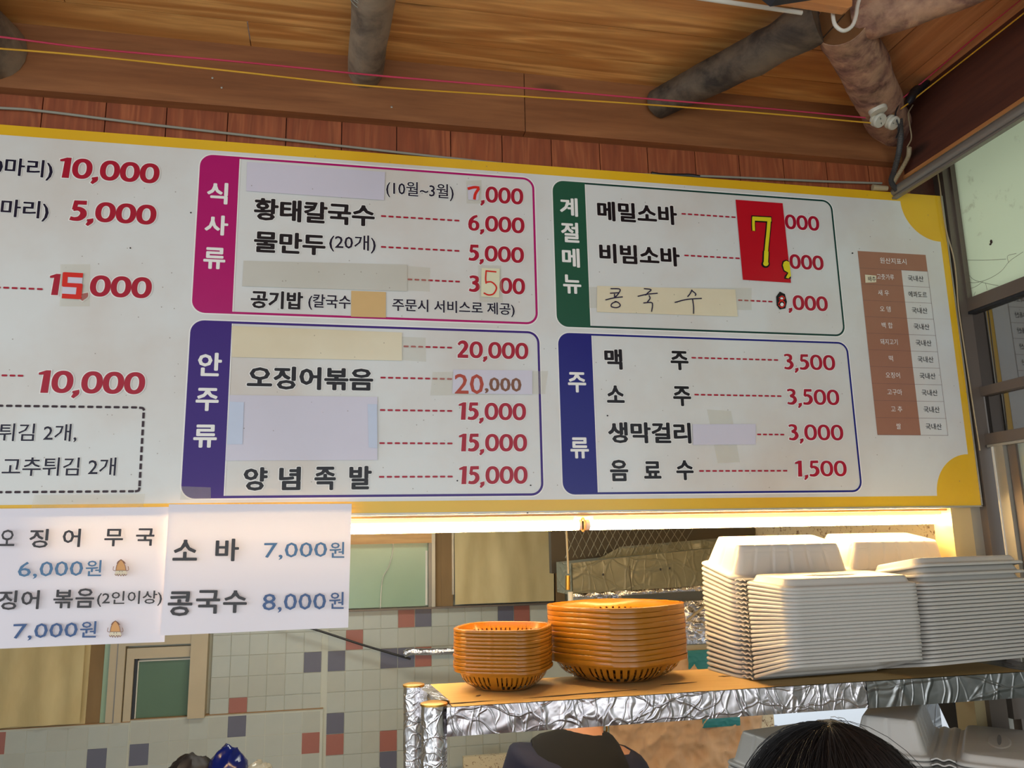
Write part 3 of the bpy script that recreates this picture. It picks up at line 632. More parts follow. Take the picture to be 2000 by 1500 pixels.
def patch(name, quad, mat, lay=0.0, label=None, parent=None, plane=0.0, bulge=0.0):
    P = [onY(a, b, plane) for a, b in quad]; P = [Vector((q.x, plane-0.0028-lay, q.z)) for q in P]
    n = 8; vs = []
    for j in range(n+1):
        for i in range(n+1):
            u, v = i/n, j/n; q = P[0].lerp(P[1], u).lerp(P[3].lerp(P[2], u), v)
            q.y -= bulge*(noise.noise(Vector((q.x*9, 1, q.z*9)))+1)*0.5*min(1, 4*min(u, v, 1-u, 1-v)+0.2); vs.append(q)
    m = MB(); m.add(vs, [(j*(n+1)+i, (j+1)*(n+1)+i, (j+1)*(n+1)+i+1, j*(n+1)+i+1) for j in range(n) for i in range(n)]); o = m.build(name, mat, None, 60)
    if sum(p.normal.y for p in o.data.polygons) > 0: o.data.flip_normals()
    if label: o['label'] = label
    return reparent(o, parent or mb_)
_lay = [0]
def stroke(strokes, wpx, mat, name='handwriting', lay=0.002, parent=None, plane=0.0):
    m = MB(); _lay[0] += 1
    for si, st in enumerate(strokes):
        P = bez([onY(a, b, plane) for a, b in st], 6) if len(st) > 2 else [onY(a, b, plane) for a, b in st]
        P = [Vector((q.x, plane-0.0028-lay-0.00001*(si+_lay[0] % 12), q.z)) for q in P]; hw = wpx*0.00122/2; L = []
        for i, q in enumerate(P):
            t = (P[min(i+1, len(P)-1)]-P[max(i-1, 0)]).normalized(); nn = Vector((-t.z, 0, t.x)); L += [q+nn*hw, q-nn*hw]
        m.add(L, [(2*i, 2*i+1, 2*i+3, 2*i+2) for i in range(len(P)-1)])
    o = m.build(name, mat); 
    for p_ in o.data.polygons: pass
    bm = bmesh.new(); bm.from_mesh(o.data)
    for f_ in bm.faces:
        f_.normal_update()
        if f_.normal.y > 0: f_.normal_flip()
    bm.to_mesh(o.data); bm.free()
    return reparent(o, parent or mb_)

# headings
for a in (('식', 425, 378, 41, 42), ('사', 423, 440.5, 46, 39), ('류', 419, 505, 43, 42), ('안', 410, 712, 47, 46), ('주', 405, 780.5, 45, 45), ('류', 401, 852, 46, 45),
          ('계', 1110.5, 405, 35, 36), ('절', 1113, 454.5, 35, 39), ('메', 1114.5, 504, 34.5, 37), ('뉴', 1117, 555.5, 35.5, 37), ('주', 1126.5, 747, 35.5, 39.5), ('류', 1131.5, 875, 36, 41)): HD(*a)
# left column
Kt('0마리)', -16, 104, 328, 333, 40, 0.02); PR('10,000', 116, 312, 328, 340, 38, b=0.02)
Kt('마리)', 2, 96, 409, 414, 40, 0.02); PR('5,000', 138, 306, 413, 419.5, 38, b=0.02)
PR('1', 96, 117, 556, 556, 40, b=0.02); PR(',000', 160, 297, 559, 562, 40, b=0.02); PR('10,000', 74, 284, 746, 748.5, 42, b=0.02)
dash(-60, 560, 84, 565, 9, 3.6); dash(-60, 732, 46, 734.5, 7, 3.6)
Kt('튀김 2개,', -3, 151, 845, 846, 36, 0.01); Kt('고추튀김 2개', 5, 227, 911, 912, 36, 0.01)
patch('tape_patch', [(119, 517), (177, 517), (176, 599), (117, 599)], M['tape'], 0.0002)
patch('paper_patch', [(124, 533), (163, 535), (158, 585), (122, 583)], M['lavender'], 0.0006, 'small paper patch with an angular red 5')
stroke([[(126, 537), (163, 539)]], 9, M['brightred'], lay=0.0012); stroke([[(129, 533), (127, 560)]], 9, M['brightred'], lay=0.0012); stroke([[(124, 557), (161, 559)]], 8, M['brightred'], lay=0.0012)
stroke([[(157, 556), (154, 584)]], 10, M['brightred'], lay=0.0012); stroke([[(122, 579), (158, 581)]], 9, M['brightred'], lay=0.0012)
dk = vinyl('ink_dotted_frame', (52, 32, 40))
dash(-60, 792, 268, 796, 19, 4.2, dk); dash(-60, 962, 262, 959.5, 19, 4.2, dk)
def vdash(pts, n, th, mat):
    st_ = []
    for i in range(n):
        t0, t1 = i/n, (i+0.7)/n; a, b = pts; st_.append([(a[0]+(b[0]-a[0])*t0, a[1]+(b[1]-a[1])*t0), (a[0]+(b[0]-a[0])*t1, a[1]+(b[1]-a[1])*t1)])
    stroke(st_, th, mat, 'dotted_line', lay=-0.0006)
vdash(((281, 806), (272.5, 955)), 9, 4.2, dk); stroke([[(272, 796.5), (279, 797.5), (282, 802)], [(273, 952), (271, 958), (264, 960)]], 4.2, dk, 'dotted_line', lay=-0.0006)
# magenta box
K('황태칼국수', 496, 732, 410, 420.5, 43); K('물만두', 496, 636, 473, 478, 42); Kt('(20개)', 643, 734, 475, 477.5, 35); K('공기밥', 489.6, 592, 585, 588, 35); Kt('(칼국수', 602, 685, 590.5, 592, 31, 0.02)
Kt('주문시 서비스로 제공)', 766, 1005, 597, 606.5, 28, 0.02); Kt('(10월~3월)', 754, 886, 369, 377.5, 33)
PR(',000', 938, 1021.6, 381.5, 383, 31); PR('6,000', 914, 1024, 435.5, 441, 30.5); PR('5,000', 915, 1023, 494, 499, 30.5); PR('3', 915.5, 937.6, 554.5, 554.5, 31); PR('00', 975.5, 1025, 559, 559.5, 31)
dash(744, 421.6, 897, 432.4, 11, 3.6); dash(744, 481.6, 897, 491.7, 11, 3.6); dash(796, 545, 898, 551.7, 8, 3.6)
patch('paper_patch', [(483, 317), (752, 337), (750, 392), (481, 374)], M['lavender'], 0, 'blank lavender paper strip over the first magenta row', bulge=0.001)
patch('tape_patch', [(910, 354), (940, 353), (940, 399), (911, 398)], M['tape'], 0.0002)
patch('paper_patch', [(913, 362), (937, 364), (934, 392), (914, 391)], M['lavender'], 0.0005, 'tiny patch with a bright red 7')
stroke([[(913, 370), (926, 367), (936, 368)], [(935, 369), (928, 380), (926, 391)]], 6, M['brightred'], lay=0.0012)
patch('paper_patch', [(476, 510), (795, 517.6), (795, 569.7), (473, 559.6)], M['greypatch'], 0, 'blank grey taped strip over the fourth magenta row', bulge=0.001)
patch('tape_patch', [(795, 520), (840, 523.6), (839, 570), (795, 568)], M['tape'], -0.0004)
patch('tape_patch', [(933, 518), (978, 519), (982, 591.5), (936, 590)], M['tape'], 0.0)
patch('paper_patch', [(940, 524), (975.5, 525.6), (974.6, 582), (939, 580)], M['paleyellow'], 0.0004, 'pale yellow patch with a thin handwritten red 5')
stroke([[(948, 530), (969, 532)], [(949, 530), (948, 545), (949, 555)], [(949, 552), (960, 552), (969, 562), (964, 574), (954, 577), (944, 573)]], 3.2, M['brightred'], lay=0.001)
patch('paper_patch', [(686, 568.5), (753.6, 571), (753.5, 621), (685.5, 619)], M['tan'], 0, 'tan paper square between the bracketed words')
# purple box
K('오징어볶음', 482.7, 729, 738, 741, 45)
for s_, a, b, c in (('양', 475.5, 522.7, 935.5), ('념', 545, 587.5, 934.5), ('족', 614, 656, 934.5), ('발', 682, 726, 933)): K(s_, a, b, c, c, 46)
PR('20,000', 893, 1031.5, 683, 686, 32); PR('15,000', 895, 1027, 803.6, 804, 33); PR('15,000', 895.5, 1029, 864.5, 865, 33.5); PR('15,000', 896, 1030, 928, 928, 34)
dash(788, 676.5, 882.7, 679.7, 7, 3.6); dash(743, 737.6, 882.7, 740.8, 10, 3.6); dash(742, 801, 883, 803, 10, 3.6); dash(741, 866, 883.5, 866, 10, 3.6); dash(740, 931.7, 884, 930.7, 10, 3.6)
patch('paper_patch', [(453, 637), (785, 650), (785, 705), (453, 698)], M['cream'], 0, 'blank cream paper strip over the first purple row', bulge=0.0015)
patch('tape_patch', [(785, 658), (831, 660), (832, 707), (785, 704)], M['tape'], -0.0004)
patch('tape_patch', [(845, 727), (1070, 725), (1064, 770), (840, 773)], M['tape'], 0.0)
patch('paper_patch', [(885, 722.5), (1039, 724), (1039, 771), (883, 769)], M['lavender'], 0.0004, 'pale paper strip reprinting the price 20,000')
put('20', 887.5, 750, 944.5, 751, 39, M['rust'], 0.012, 0, lay=0.0012, name='price_lettering'); put(',000', 946, 752, 1018, 751, 27, M['rust2'], 0.025, 0, ref='0', lay=0.0012, name='price_lettering')
patch('paper_patch', [(449, 772), (737, 775.5), (737, 898.7), (441, 900)], M['lavender'], 0, 'large blank lavender paper over two purple rows', bulge=0.001)
bl = vinyl('patch_blue_end', (196, 206, 226)); patch('tape_patch', [(449, 785), (477, 786), (474, 868), (444, 868)], bl, 0.0016); patch('tape_patch', [(718, 790), (736, 790), (737, 876), (720, 874)], bl, 0.0016)
# green box
K('메밀소바', 1166, 1321.6, 413.5, 420, 38); K('비빔소바', 1170, 1327, 495.5, 501.6, 38)
dash(1330.5, 419, 1436, 424, 9, 3.4); dash(1336, 500.6, 1444, 503.8, 9, 3.4); dash(1441, 586.8, 1508, 589.4, 6, 3.4)
PR('000', 1532, 1599, 434, 437, 28, b=0.012); PR('000', 1541, 1607.5, 511, 514.5, 28, b=0.012); PR(',000', 1538, 1615.7, 591, 594, 28.5, b=0.012)
patch('sticker_patch', [(1435.7, 390.7), (1527.6, 397.7), (1544, 553), (1450, 547)], M['patchred'], 0, 'tall red sticker with a big yellow 7 and comma')
for w_, m_, l_ in ((13.5, M['black'], 0.0010), (8.5, M['lemon'], 0.0020)):
    stroke([[(1470.5, 452), (1470, 440), (1470, 426.5)]], w_*0.78, m_, 'big_number', l_); stroke([[(1466.5 if w_ > 9 else 1468, 428), (1506 if w_ > 9 else 1504.5, 430)]], w_*1.15, m_, 'big_number', l_+0.0001)
    stroke([[(1500.5, 430), (1498.5, 455), (1495.5, 485), (1493.5, 516)]], w_, m_, 'big_number', l_+0.0002)
    stroke([[(1495, 492), (1494, 517)]], w_*1.25, m_, 'big_number', l_+0.0003)
def blob(cx, cy, rx, ry, mat, lay): 
    return patch_poly([(cx+rx*cos(2*pi*k/20), cy+ry*sin(2*pi*k/20)) for k in range(20)], mat, lay)
def patch_poly(pts, mat, lay, name='print', parent=None, plane=0.0):
    P = [onY(a, b, plane) for a, b in pts]; m = MB(); m.add([(q.x, plane-0.0028-lay, q.z) for q in P], [tuple(range(len(P)))]); o = m.build(name, mat)
    if o.data.polygons[0].normal.y > 0: o.data.flip_normals()
    return reparent(o, parent or mb_)
blob(1494, 516.5, 8.3, 7.5, M['black'], 0.001); blob(1494, 516, 5.3, 5.0, M['lemon'], 0.0024)
patch_poly([(1525, 520), (1527, 511), (1534, 508), (1540, 511), (1543.5, 545), (1536, 546), (1530, 545), (1531, 540), (1536, 534), (1529, 531)], M['black'], 0.001, 'comma_print')
patch_poly([(1527, 519), (1529, 513), (1534, 510.5), (1540, 513), (1543, 540), (1538, 545), (1533, 543.5), (1538, 534), (1530, 529)], M['lemon'], 0.0022, 'comma_print')
patch('tape_patch', [(1150, 561), (1467, 563), (1467, 606), (1150, 602)], M['tape'], -0.0003)
patch('paper_patch', [(1165.6, 559), (1435, 566), (1440, 619), (1165, 610)], M['cream'], 0.0, 'cream paper strip with three handwritten syllables', bulge=0.0015)
ik = vinyl('pen_ink', (30, 26, 60))
HWR = ([[(1191, 565), (1209, 566), (1207, 574), (1199, 583)], [(1190, 574), (1207, 573)], [(1199, 575), (1199, 583)], [(1181, 587), (1198, 583), (1215, 581)], [(1203, 590), (1194, 594), (1193, 600), (1203, 602), (1210, 598), (1206, 592), (1199, 590)],
        [(1256, 565), (1270, 567), (1264, 573), (1259, 578)], [(1244, 580), (1262, 576), (1283, 574)], [(1266, 578), (1268, 584), (1263, 591)], [(1255, 593), (1270, 592), (1273, 597), (1271, 610)],
        [(1350, 567), (1346, 575), (1341, 581)], [(1350, 569), (1357, 575), (1356, 579)], [(1316, 592), (1340, 586), (1369, 584)], [(1351, 586), (1353, 600), (1353, 614)]])
for a_, b_ in ((0, 5), (5, 9), (9, 13)): stroke(HWR[a_:b_], 2.4, ik, 'handwriting', 0.003)
patch_poly([(1515, 580), (1522, 570), (1532, 575), (1536, 590), (1533, 603), (1522, 605), (1516, 597)], M['black'], 0.0, 'overwritten_digit')
stroke([[(1520, 583), (1526, 579), (1531, 583), (1526, 587), (1520, 586)], [(1519, 596), (1525, 601), (1531, 597), (1530, 590), (1523, 589), (1519, 594)]], 2.4, M['brightred'], 'overwritten_digit', 0.0006)
blob(1525.5, 583.5, 3, 2, M['halo'], 0.0009); blob(1526, 595.5, 3.4, 3.6, M['halo'], 0.0009)
# blue box
for s_, a, b, c, h in (('맥', 1180, 1215, 702, 40), ('주', 1309, 1344, 704.5, 37.5), ('소', 1184.5, 1219, 770, 34), ('주', 1314, 1349, 774, 39), ('음', 1190.7, 1226.5, 919, 42), ('료', 1257, 1290.6, 918, 34), ('수', 1320, 1354, 918.5, 39)): K(s_, a, b, c, c, h)
K('생막걸리', 1187, 1349, 845, 846, 41)
PR('3,500', 1530, 1630, 706.5, 709, 30, b=0.0); PR('3,500', 1536, 1638, 775, 776.5, 30.5, b=0.0); PR('3,000', 1539, 1646, 844, 845.5, 31, b=0.0); PR('1,500', 1552, 1652.5, 915, 915.5, 31, b=0.0)
dash(1350, 699.5, 1519, 703, 14, 3.4); dash(1355.5, 771, 1525.5, 774, 14, 3.4); dash(1478, 848.7, 1531, 849, 5, 3.4); dash(1365, 919.8, 1537, 919.8, 14, 3.4)
patch('tape_patch', [(1380, 800), (1427, 803), (1444, 903), (1401, 905)], M['tape'], -0.0004)
patch('paper_patch', [(1352, 829), (1475, 828.5), (1475, 868.5), (1352.7, 869)], M['lavender'], 0.0, 'short blank paper patch beside the third blue row', bulge=0.001)
for px, py in ((1664, 495), (255, 485), (373, 416), (1186, 812), (1403, 850), (1036, 948), (893, 939), (1030, 1002)): blob(px, py, 1.6, 1.4, M['black'], -0.0004)
# origin table
tl = bp(1694, 671)[0]; tr_ = bp(1829, 673)[0]; tz1 = bp(1737, 494)[1]; tz0 = bp(1780, 850)[1]; tx = bp(1779, 690)[0]; hh = (tz1-tz0)*0.096; rh = (tz1-tz0-hh)/10
q_ = lambda x0, x1, z0, z1, y, m_, nm: flat(nm, [(x0, z0), (x1, z0), (x1, z1), (x0, z1)], y, m_, mb_)
q_(tl, tx, tz0, tz1, -0.0012, M['brownink'], 'table_column'); q_(tx, tr_-0.000, tz1-hh, tz1, -0.0012, M['brownink'], 'table_header'); q_(tx, tr_, tz0, tz1-hh, -0.0010, M['white'], 'table_column')
for j in range(11):
    z = tz1-hh-j*rh; q_(tl, tr_, z-0.0004, z+0.0004, -0.0016, M['tabline'], 'table_line')
q_(tr_-0.0008, tr_, tz0, tz1-hh, -0.0016, M['tabline'], 'table_line')
def TT(s, xc, zc_, H, mat, wf=1.0, bold=0.0):
    vs, fs = fat(*tmesh_get(s, 0.0), bold); b = bb(vs); r0 = bb(tmesh_get('국', 0.0)[0]); sc = H/(r0[3]-r0[2]); m = MB()
    m.add([(xc+(v[0]-(b[0]+b[1])/2)*sc*wf, -0.0024+v[2], zc_+(v[1]-(r0[2]+r0[3])/2)*sc) for v in vs], fs); o = m.build('table_lettering', mat)
    if sum(p.normal.y for p in o.data.polygons) > 0: o.data.flip_normals()
    reparent(o, mb_)
TT('원산지표시', (tl+tr_)/2, tz1-hh/2, 0.0165, M['halo'])
for j, (a, b) in enumerate((('고춧가루', '국내산'), ('새 우', '에콰도르'), ('오 뎅', '국내산'), ('백 합', '국내산'), ('돼지고기', '국내산'), ('떡', '국내산'), ('오징어', '국내산'), ('고구마', '국내산'), ('고 추', '국내산'), ('쌀', '국내산'))):
    z = tz1-hh-(j+0.5)*rh; TT(a, (tl+tx)/2+(0.012 if j == 0 else 0), z, 0.0155, M['halo'], 0.85 if len(a) > 3 else 0.95); TT(b, (tx+tr_)/2, z, 0.0165, M['black'], 0.86 if len(b) > 3 else 0.98)
patch('paper_patch', [(1688, 537), (1710, 539), (1710, 552), (1689, 553)], M['cream'], 0.0002, 'tiny paper patch on the brown table'); put('배추', 1694, 545, 1709, 546, 10, M['black'], 0, 0, lay=0.0012)
# tape along the bottom edge
patch('tape_patch', [(70, 967), (285, 965), (280, 1000), (62, 1000)], M['tape'], 0.006); patch('tape_patch', [(355, 950), (412, 952), (412, 975), (352, 976)], M['tape'], -0.0004)

# ------------------------------------------------------------------ two paper signs
PA = -0.012
def sign(name, quad, plane, label, split):
    e = empty(name, onY(*quad[3], plane), label, 'paper sign', 'paper price signs taped under the board'); e.matrix_world = Matrix.Translation(e.location)
    P = [onY(a, b, plane) for a, b in quad]
    nx, nz = 24, 16; vs = []; mi = []; fs = []
    for j in range(nz+1):
        for i in range(nx+1):
            u, v = i/nx, j/nz; q = P[0].lerp(P[1], u).lerp(P[3].lerp(P[2], u), v); q.y -= 0.004*v*sin(u*5+1)+0.010*v*v; vs.append((q.x, q.y, q.z))
    m = MB()
    for j in range(nz):
        for i in range(nx): fs.append((j*(nx+1)+i, (j+1)*(nx+1)+i, (j+1)*(nx+1)+i+1, j*(nx+1)+i+1))
    m.add(vs, fs); o = m.build('sheet', M['paper'], None, 60)
    if sum(p.normal.y for p in o.data.polygons) > 0: o.data.flip_normals()
    reparent(o, e); return e
sa = sign('paper_sign', [(-60, 994), (333, 990), (323, 1253), (-60, 1268)], PA, 'left laminated paper sign with blue prices and two little squid pictures', 1020)
sb = sign('paper_sign', [(330, 985), (687, 984), (680, 1225), (316, 1240)], PA-0.008, 'right paper sign with two lines priced 7,000 and 8,000, before the lamp tube', 1020)
def SA(s, x0, x1, y0, y1, h, mat=None, b=0.02, ref=None, par=None, pl=None): return put(s, x0, y0, x1, y1, h, mat or M['inkblack'], b, 0, ref=ref, parent=par or sa, plane=pl if pl is not None else PA-0.014, name='sign_lettering', space=1.0)
for s_, a, b, c, h in (('오', 0, 30, 1050.5, 32), ('징', 58, 95, 1051.5, 37), ('어', 123, 158, 1050.5, 36), ('무', 204.5, 241, 1050, 34), ('국', 266, 302, 1049, 34),
                       ('징', -2, 34, 1172, 38), ('어', 42, 77.6, 1171, 37), ('볶', 105, 143, 1169.8, 36), ('음', 148, 184.6, 1168, 38)): SA(s_, a, b, c, c, h)
SA('(2인이상)', 190, 317, 1170, 1168, 30, b=0.012)
SA('6,000', 36, 163, 1112, 1110, 29, M['inkblue2'], 0.005, '0'); SA('원', 168, 199, 1109.5, 1109.5, 31.5, M['inkblue2'], 0.012)
SA('7,000', 26, 152.5, 1233, 1229.5, 28.5, M['inkblue'], 0.005, '0'); SA('원', 157, 189, 1229, 1229, 32, M['inkblue'], 0.012)
SB = lambda *a, **k: SA(*a, par=sb, pl=PA-0.022, **k)
for s_, a, b, c, h in (('소', 338, 386, 1074.5, 41), ('바', 421, 467, 1074, 44), ('콩', 328, 376, 1179, 48), ('국', 383, 430, 1175.5, 46), ('수', 436, 482.5, 1175, 44)): SB(s_, a, b, c, c, h, b=0.025)
SB('7,000', 515.7, 639, 1075, 1073, 29, mat=M['inkblue2'], b=0.005, ref='0'); SB('원', 643.5, 672.7, 1074, 1074, 31, mat=M['inkblue2'], b=0.012)
SB('8,000', 513, 637, 1176, 1174, 32, mat=M['inkblue'], b=0.005, ref='0'); SB('원', 643, 671.6, 1172.5, 1172.5, 33, mat=M['inkblue'], b=0.012)
def squid(cx, cy, k=1.0):
    pl = PA-0.014; pp = lambda pts, mt, ly: patch_poly([(cx+a*k, cy+b*k) for a, b in pts], mt, ly, 'squid_print', sa, pl)
    pp([(-9, -8), (-6, -13), (0, -17), (6, -13), (10, -8), (5, -9), (0, -13), (-5, -9)], M['squid_b'], 0.0002)
    pp([(-10, 5), (-8, -5), (-4, -12), (0, -15), (4, -12), (8, -5), (10, 5)], M['squid_o'], 0.0006)
    pp([(-10, 5), (10, 5), (12, 12), (9, 15), (7, 12), (5, 16), (3, 12), (0, 16), (-3, 12), (-5, 16), (-7, 12), (-9, 15), (-12, 12)], M['squid_c'], 0.0006)
    stroke([[(cx+a*k, cy+b*k) for a, b in L] for L in ([(-10, 5), (10, 5)], [(-10, 6), (-15, 4), (-14, -3)], [(10, 6), (15, 4), (14, -3)], [(-12, 12), (-9, 15), (-7, 12), (-5, 16), (-3, 12), (0, 16), (3, 12), (5, 16), (7, 12), (9, 15), (12, 12)], [(-10, 5), (-8, -5), (-4, -12), (0, -16), (4, -12), (8, -5), (10, 5)])], 0.9, M['squid_b'], 'squid_print', 0.001, sa, pl)
    stroke([[(cx-3, cy+7), (cx-2, cy+7.5)], [(cx+2, cy+7.5), (cx+3, cy+7)]], 1.2, M['black'], 'squid_print', 0.0014, sa, pl)
squid(237, 1109); squid(226, 1228.5)
# ------------------------------------------------------------------ roof logs
def log(name, a, b, r0, r1, mat, label, n=14, seg=22, wob=0.004, seed=0, endmat=None, bend=0.01):
    a = Vector(a); b = Vector(b); P = []; d = (b-a).normalized(); sd = d.cross(Vector((0, 0, 1))).normalized()
    for i in range(n+1):
        t = i/n; q = a.lerp(b, t); q += sd*bend*noise.noise(Vector((t*2.2+seed, 3, 1)))+Vector((0, 0, 0.5*bend*noise.noise(Vector((t*2.5, seed, 9))))); P.append(q)
    R = [(r0+(r1-r0)*i/n)*(1+0.05*noise.noise(Vector((i*0.5, seed, 0)))) for i in range(n+1)]
    # rounded start
    rf = lambda i, k: 1+wob/r0*noise.noise(Vector((i*0.55, cos(2*pi*k/seg)*1.4+seed, sin(2*pi*k/seg)*1.4)))*1.4
    P0 = [P[0]-d*0.012]+P; R0 = [R[0]*0.8]+R
    m = MB().tube(P0, R0, seg, True, 0, rf, capmi=1 if endmat else 0); o = m.build(name, [mat]+([endmat] if endmat else []), None, 50)
    return tag(o, label, 'log')
log('rafter_log', (-1.668, -0.0, 2.862), (-1.645, -0.95, 2.925), 0.043, 0.058, M['log'], 'grey round log rafter ending above the middle of the board, wire-bound', seed=1)
wr_ = MB(); 
for dz in (0, 0.006, 0.011):
    yy = -0.30-dz; wr_.tube([(-1.664+0.0515*cos(2*pi*k/28), yy+0.006*sin(4*pi*k/28+dz*300), 2.888+0.0515*sin(2*pi*k/28)) for k in range(29)], 0.0012, 5)
tag(wr_.build('binding_wire', M['grey_cable'], None, 60), 'thin grey wire wound round the middle log rafter', 'wire')
p0 = onY(-10, 100, 0)
log('rafter_log', (p0.x-0.005, 0.0, p0.z-0.005), (p0.x-0.20, -0.9, 2.84), 0.080, 0.080, M['log'], 'thick log rafter cut off by the left edge of the picture', seed=4)
p1 = onY(1284, 203, -0.02)
hipA = Vector((-0.135, 0.0, 2.845)); hipB = Vector((-0.575, -0.415, 2.866))
log('rafter_log', p1, Vector((-0.625, -0.395, 2.868)), 0.040, 0.054, M['logdark'], 'dark slanting log rafter joining the big cut log from the left', seed=7, bend=0.03)
p3 = onY(2010, 12, -0.93)
log('rafter_log', Vector((-0.53, -0.42, 2.872)), Vector((-0.17, -0.80, 2.872)), 0.056, 0.050, M['hiplog'], 'rough brown log rafter running from the cut log to the upper right', seed=9, bend=0.02)
hip = empty('hip_log', hipA, 'thick barked corner log with its round cut end facing the viewer', 'log'); hip.matrix_world = Matrix.Translation(hipA)
d = (hipB-hipA).normalized(); n = 18; P = [hipA.lerp(hipB, i/n) for i in range(n+1)]; R = [0.056+0.007*i/n+0.004*noise.noise(Vector((i*0.4, 2, 2))) for i in range(n+1)]
reparent(MB().tube([P[0]-d*0.02]+P, [0.03]+R, 28, True, 0, lambda i, k: 1+0.10*noise.noise(Vector((i*0.45, cos(2*pi*k/28)*1.6, sin(2*pi*k/28)*1.6)))*(0.2 if i > n-1 else 1)).build('trunk', M['hiplog'], None, 50), hip)
reparent(MB().tube([hipB-d*0.002, hipB+d*0.002], [R[-1]*0.985, R[-1]*0.95], 32).build('cut_end', M['endgrain'], None, 40), hip)
side = d.cross(Vector((0, 0, 1))).normalized(); upv = side.cross(d)
cr = MB(); c0 = hipB+d*0.0032; L = [c0-side*0.052*-1-upv*0.022, c0+side*0.03-upv*0.008, c0+side*0.006+upv*0.01, c0-side*0.01+upv*0.022]
cr.tube(bez([c0+side*0.045-upv*0.03, c0+side*0.03-upv*0.018, c0+side*0.012-upv*0.004, c0-side*0.008+upv*0.012]), 0.0012, 5); reparent(cr.build('crack', M['slit'], None, 60), hip)
# timber and hook hanging before the cut end
ba = onY(1511, 13, -0.58); bb_ = onY(1655, 29, -0.58)
bt = MB(); zt_ = 2.95; bt.prism([(ba.x, -0.60, bb_.z+0.004), (bb_.x-0.012, -0.60, bb_.z), (bb_.x-0.002, -0.60, bb_.z+0.006), (bb_.x, -0.60, bb_.z+0.016), (bb_.x, -0.60, zt_), (ba.x, -0.60, zt_)], (0, 0.022, 0))
tag(bt.build('timber_board', M['batten'], None, None, True), 'pale pine board hanging before the cut log at the top right', 'board')
hk = MB(); c = lambda px, py: onY(px, py, -0.565)
hk.tube(bez([c(1633, -18), c(1628, 10), c(1627, 32), c(1632, 50), c(1647, 60), c(1663, 52), c(1671, 34), c(1675, 10), c(1683, -18)], 6), 0.0042, 10)
tag(hk.build('white_hook', M['white_plastic'], None, 60), 'white curved hook hanging before the cut log', 'hook')
tag(MB().tube([onY(1330, -9, -0.57), onY(1566, 25, -0.57)], 0.0048, 10).build('white_conduit', M['white_plastic'], None, 60), 'thin white tube along the ceiling at the top, left of the pale board', 'tube')
sh = MB(); q = [onY(a, b, -0.66) for a, b in ((1470, -14), (1504, 13), (1606, -3), (1600, -40), (1480, -40))]; sh.prism(q, (0, -0.03, 0)); tag(sh.build('hanging_fixture', M['black_cloth'], None, None, True), 'black corner of a fixture hanging at the top edge', 'fixture')

# ------------------------------------------------------------------ cords, insulators, conduits
def cord(name, pts, plane, r, mat, label, cat='cord', n=6, seg=6):
    P = [onY(a, b, plane if not isinstance(plane, (list, tuple)) else plane[i]) for i, (a, b) in enumerate(pts)]
    return tag(MB().tube(bez(P, n), r, seg).build(name, mat, None, 60), label, cat)
cord('pink_cord', [(-220, 47), (0, 72), (200, 97), (480, 122), (720, 146), (1000, 170), (1300, 196), (1500, 212), (1690, 230)], -0.15, 0.0022, M['rope_red'], 'pink cord stretched across under the ceiling to the white insulators')
cord('yellow_cord', [(-220, 82), (0, 95), (200, 112), (480, 142), (720, 168), (1000, 187), (1200, 200), (1330, 209), (1500, 222), (1700, 240)], -0.15, 0.0021, M['rope_yellow'], 'yellow cord stretched across just below the pink one')
XC = -0.20
pa = onY(1800, 168, -0.16); 
tag(MB().tube(bez([onY(1733, 215, -0.155), onY(1765, 190, -0.16), onX(1812, 152, pa.x), onX(1900, 76, pa.x), onX(1995, -2, pa.x)], 6), 0.002, 6).build('dark_red_cord', M['rope_red'], None, 60), 'red cord running up to the right from the black tape', 'cord')
tag(MB().tube(bez([onY(1738, 226, -0.155), onY(1770, 205, -0.16), onX(1820, 166, pa.x), onX(1900, 104, pa.x), onX(2030, 2, pa.x)], 6), 0.002, 6).build('ochre_cord', M['rope_yellow'], None, 60), 'yellow cord running up to the right beside the red one', 'cord')
tp = MB(); tp.tube(bez([onY(1772, 203, -0.16), onY(1785, 182, -0.16), onY(1800, 170, -0.16), onY(1815, 156, -0.162)], 5), [0.006, 0.010, 0.013, 0.014, 0.013, 0.0135, 0.014, 0.014, 0.013, 0.012, 0.012, 0.012, 0.010, 0.008, 0.006, 0.004], 10, rfun=lambda i, k: 1+0.25*noise.noise(Vector((i, k, 1))))
tag(tp.build('tape_bundle', M['black_plastic'], None, 40), 'bundle of black tape round the cords beside the log', 'tape')
def insul(p, ax, r, h, label):
    ax = Vector(ax).normalized(); pr_ = [(-h/2, 0.6), (-h/2, 0.95), (-h*0.35, 1), (-h*0.2, 1), (-h*0.12, 0.8), (h*0.12, 0.8), (h*0.2, 1), (h*0.35, 1), (h/2, 0.9), (h/2, 0.3), (h*0.4, 0.22)]
    m = MB().tube([p+ax*(a+0.00001*i) for i, (a, b) in enumerate(pr_)], [r*b for a, b in pr_], 18); return tag(m.build('insulator', M['ceramic'], None, 35), label, 'insulator')
insul(onY(1711, 207, -0.175), (-0.25, 0.1, 1), 0.024, 0.040, 'upper beige ceramic insulator on the underside of the corner log')
insul(onY(1715, 234, -0.155), (0.25, -0.75, -0.75), 0.020, 0.022, 'white ceramic insulator holding the end of the yellow cord')
insul(onY(1742, 239, -0.155), (0.35, -0.7, -0.75), 0.019, 0.022, 'white ceramic insulator nearest the grey conduits')
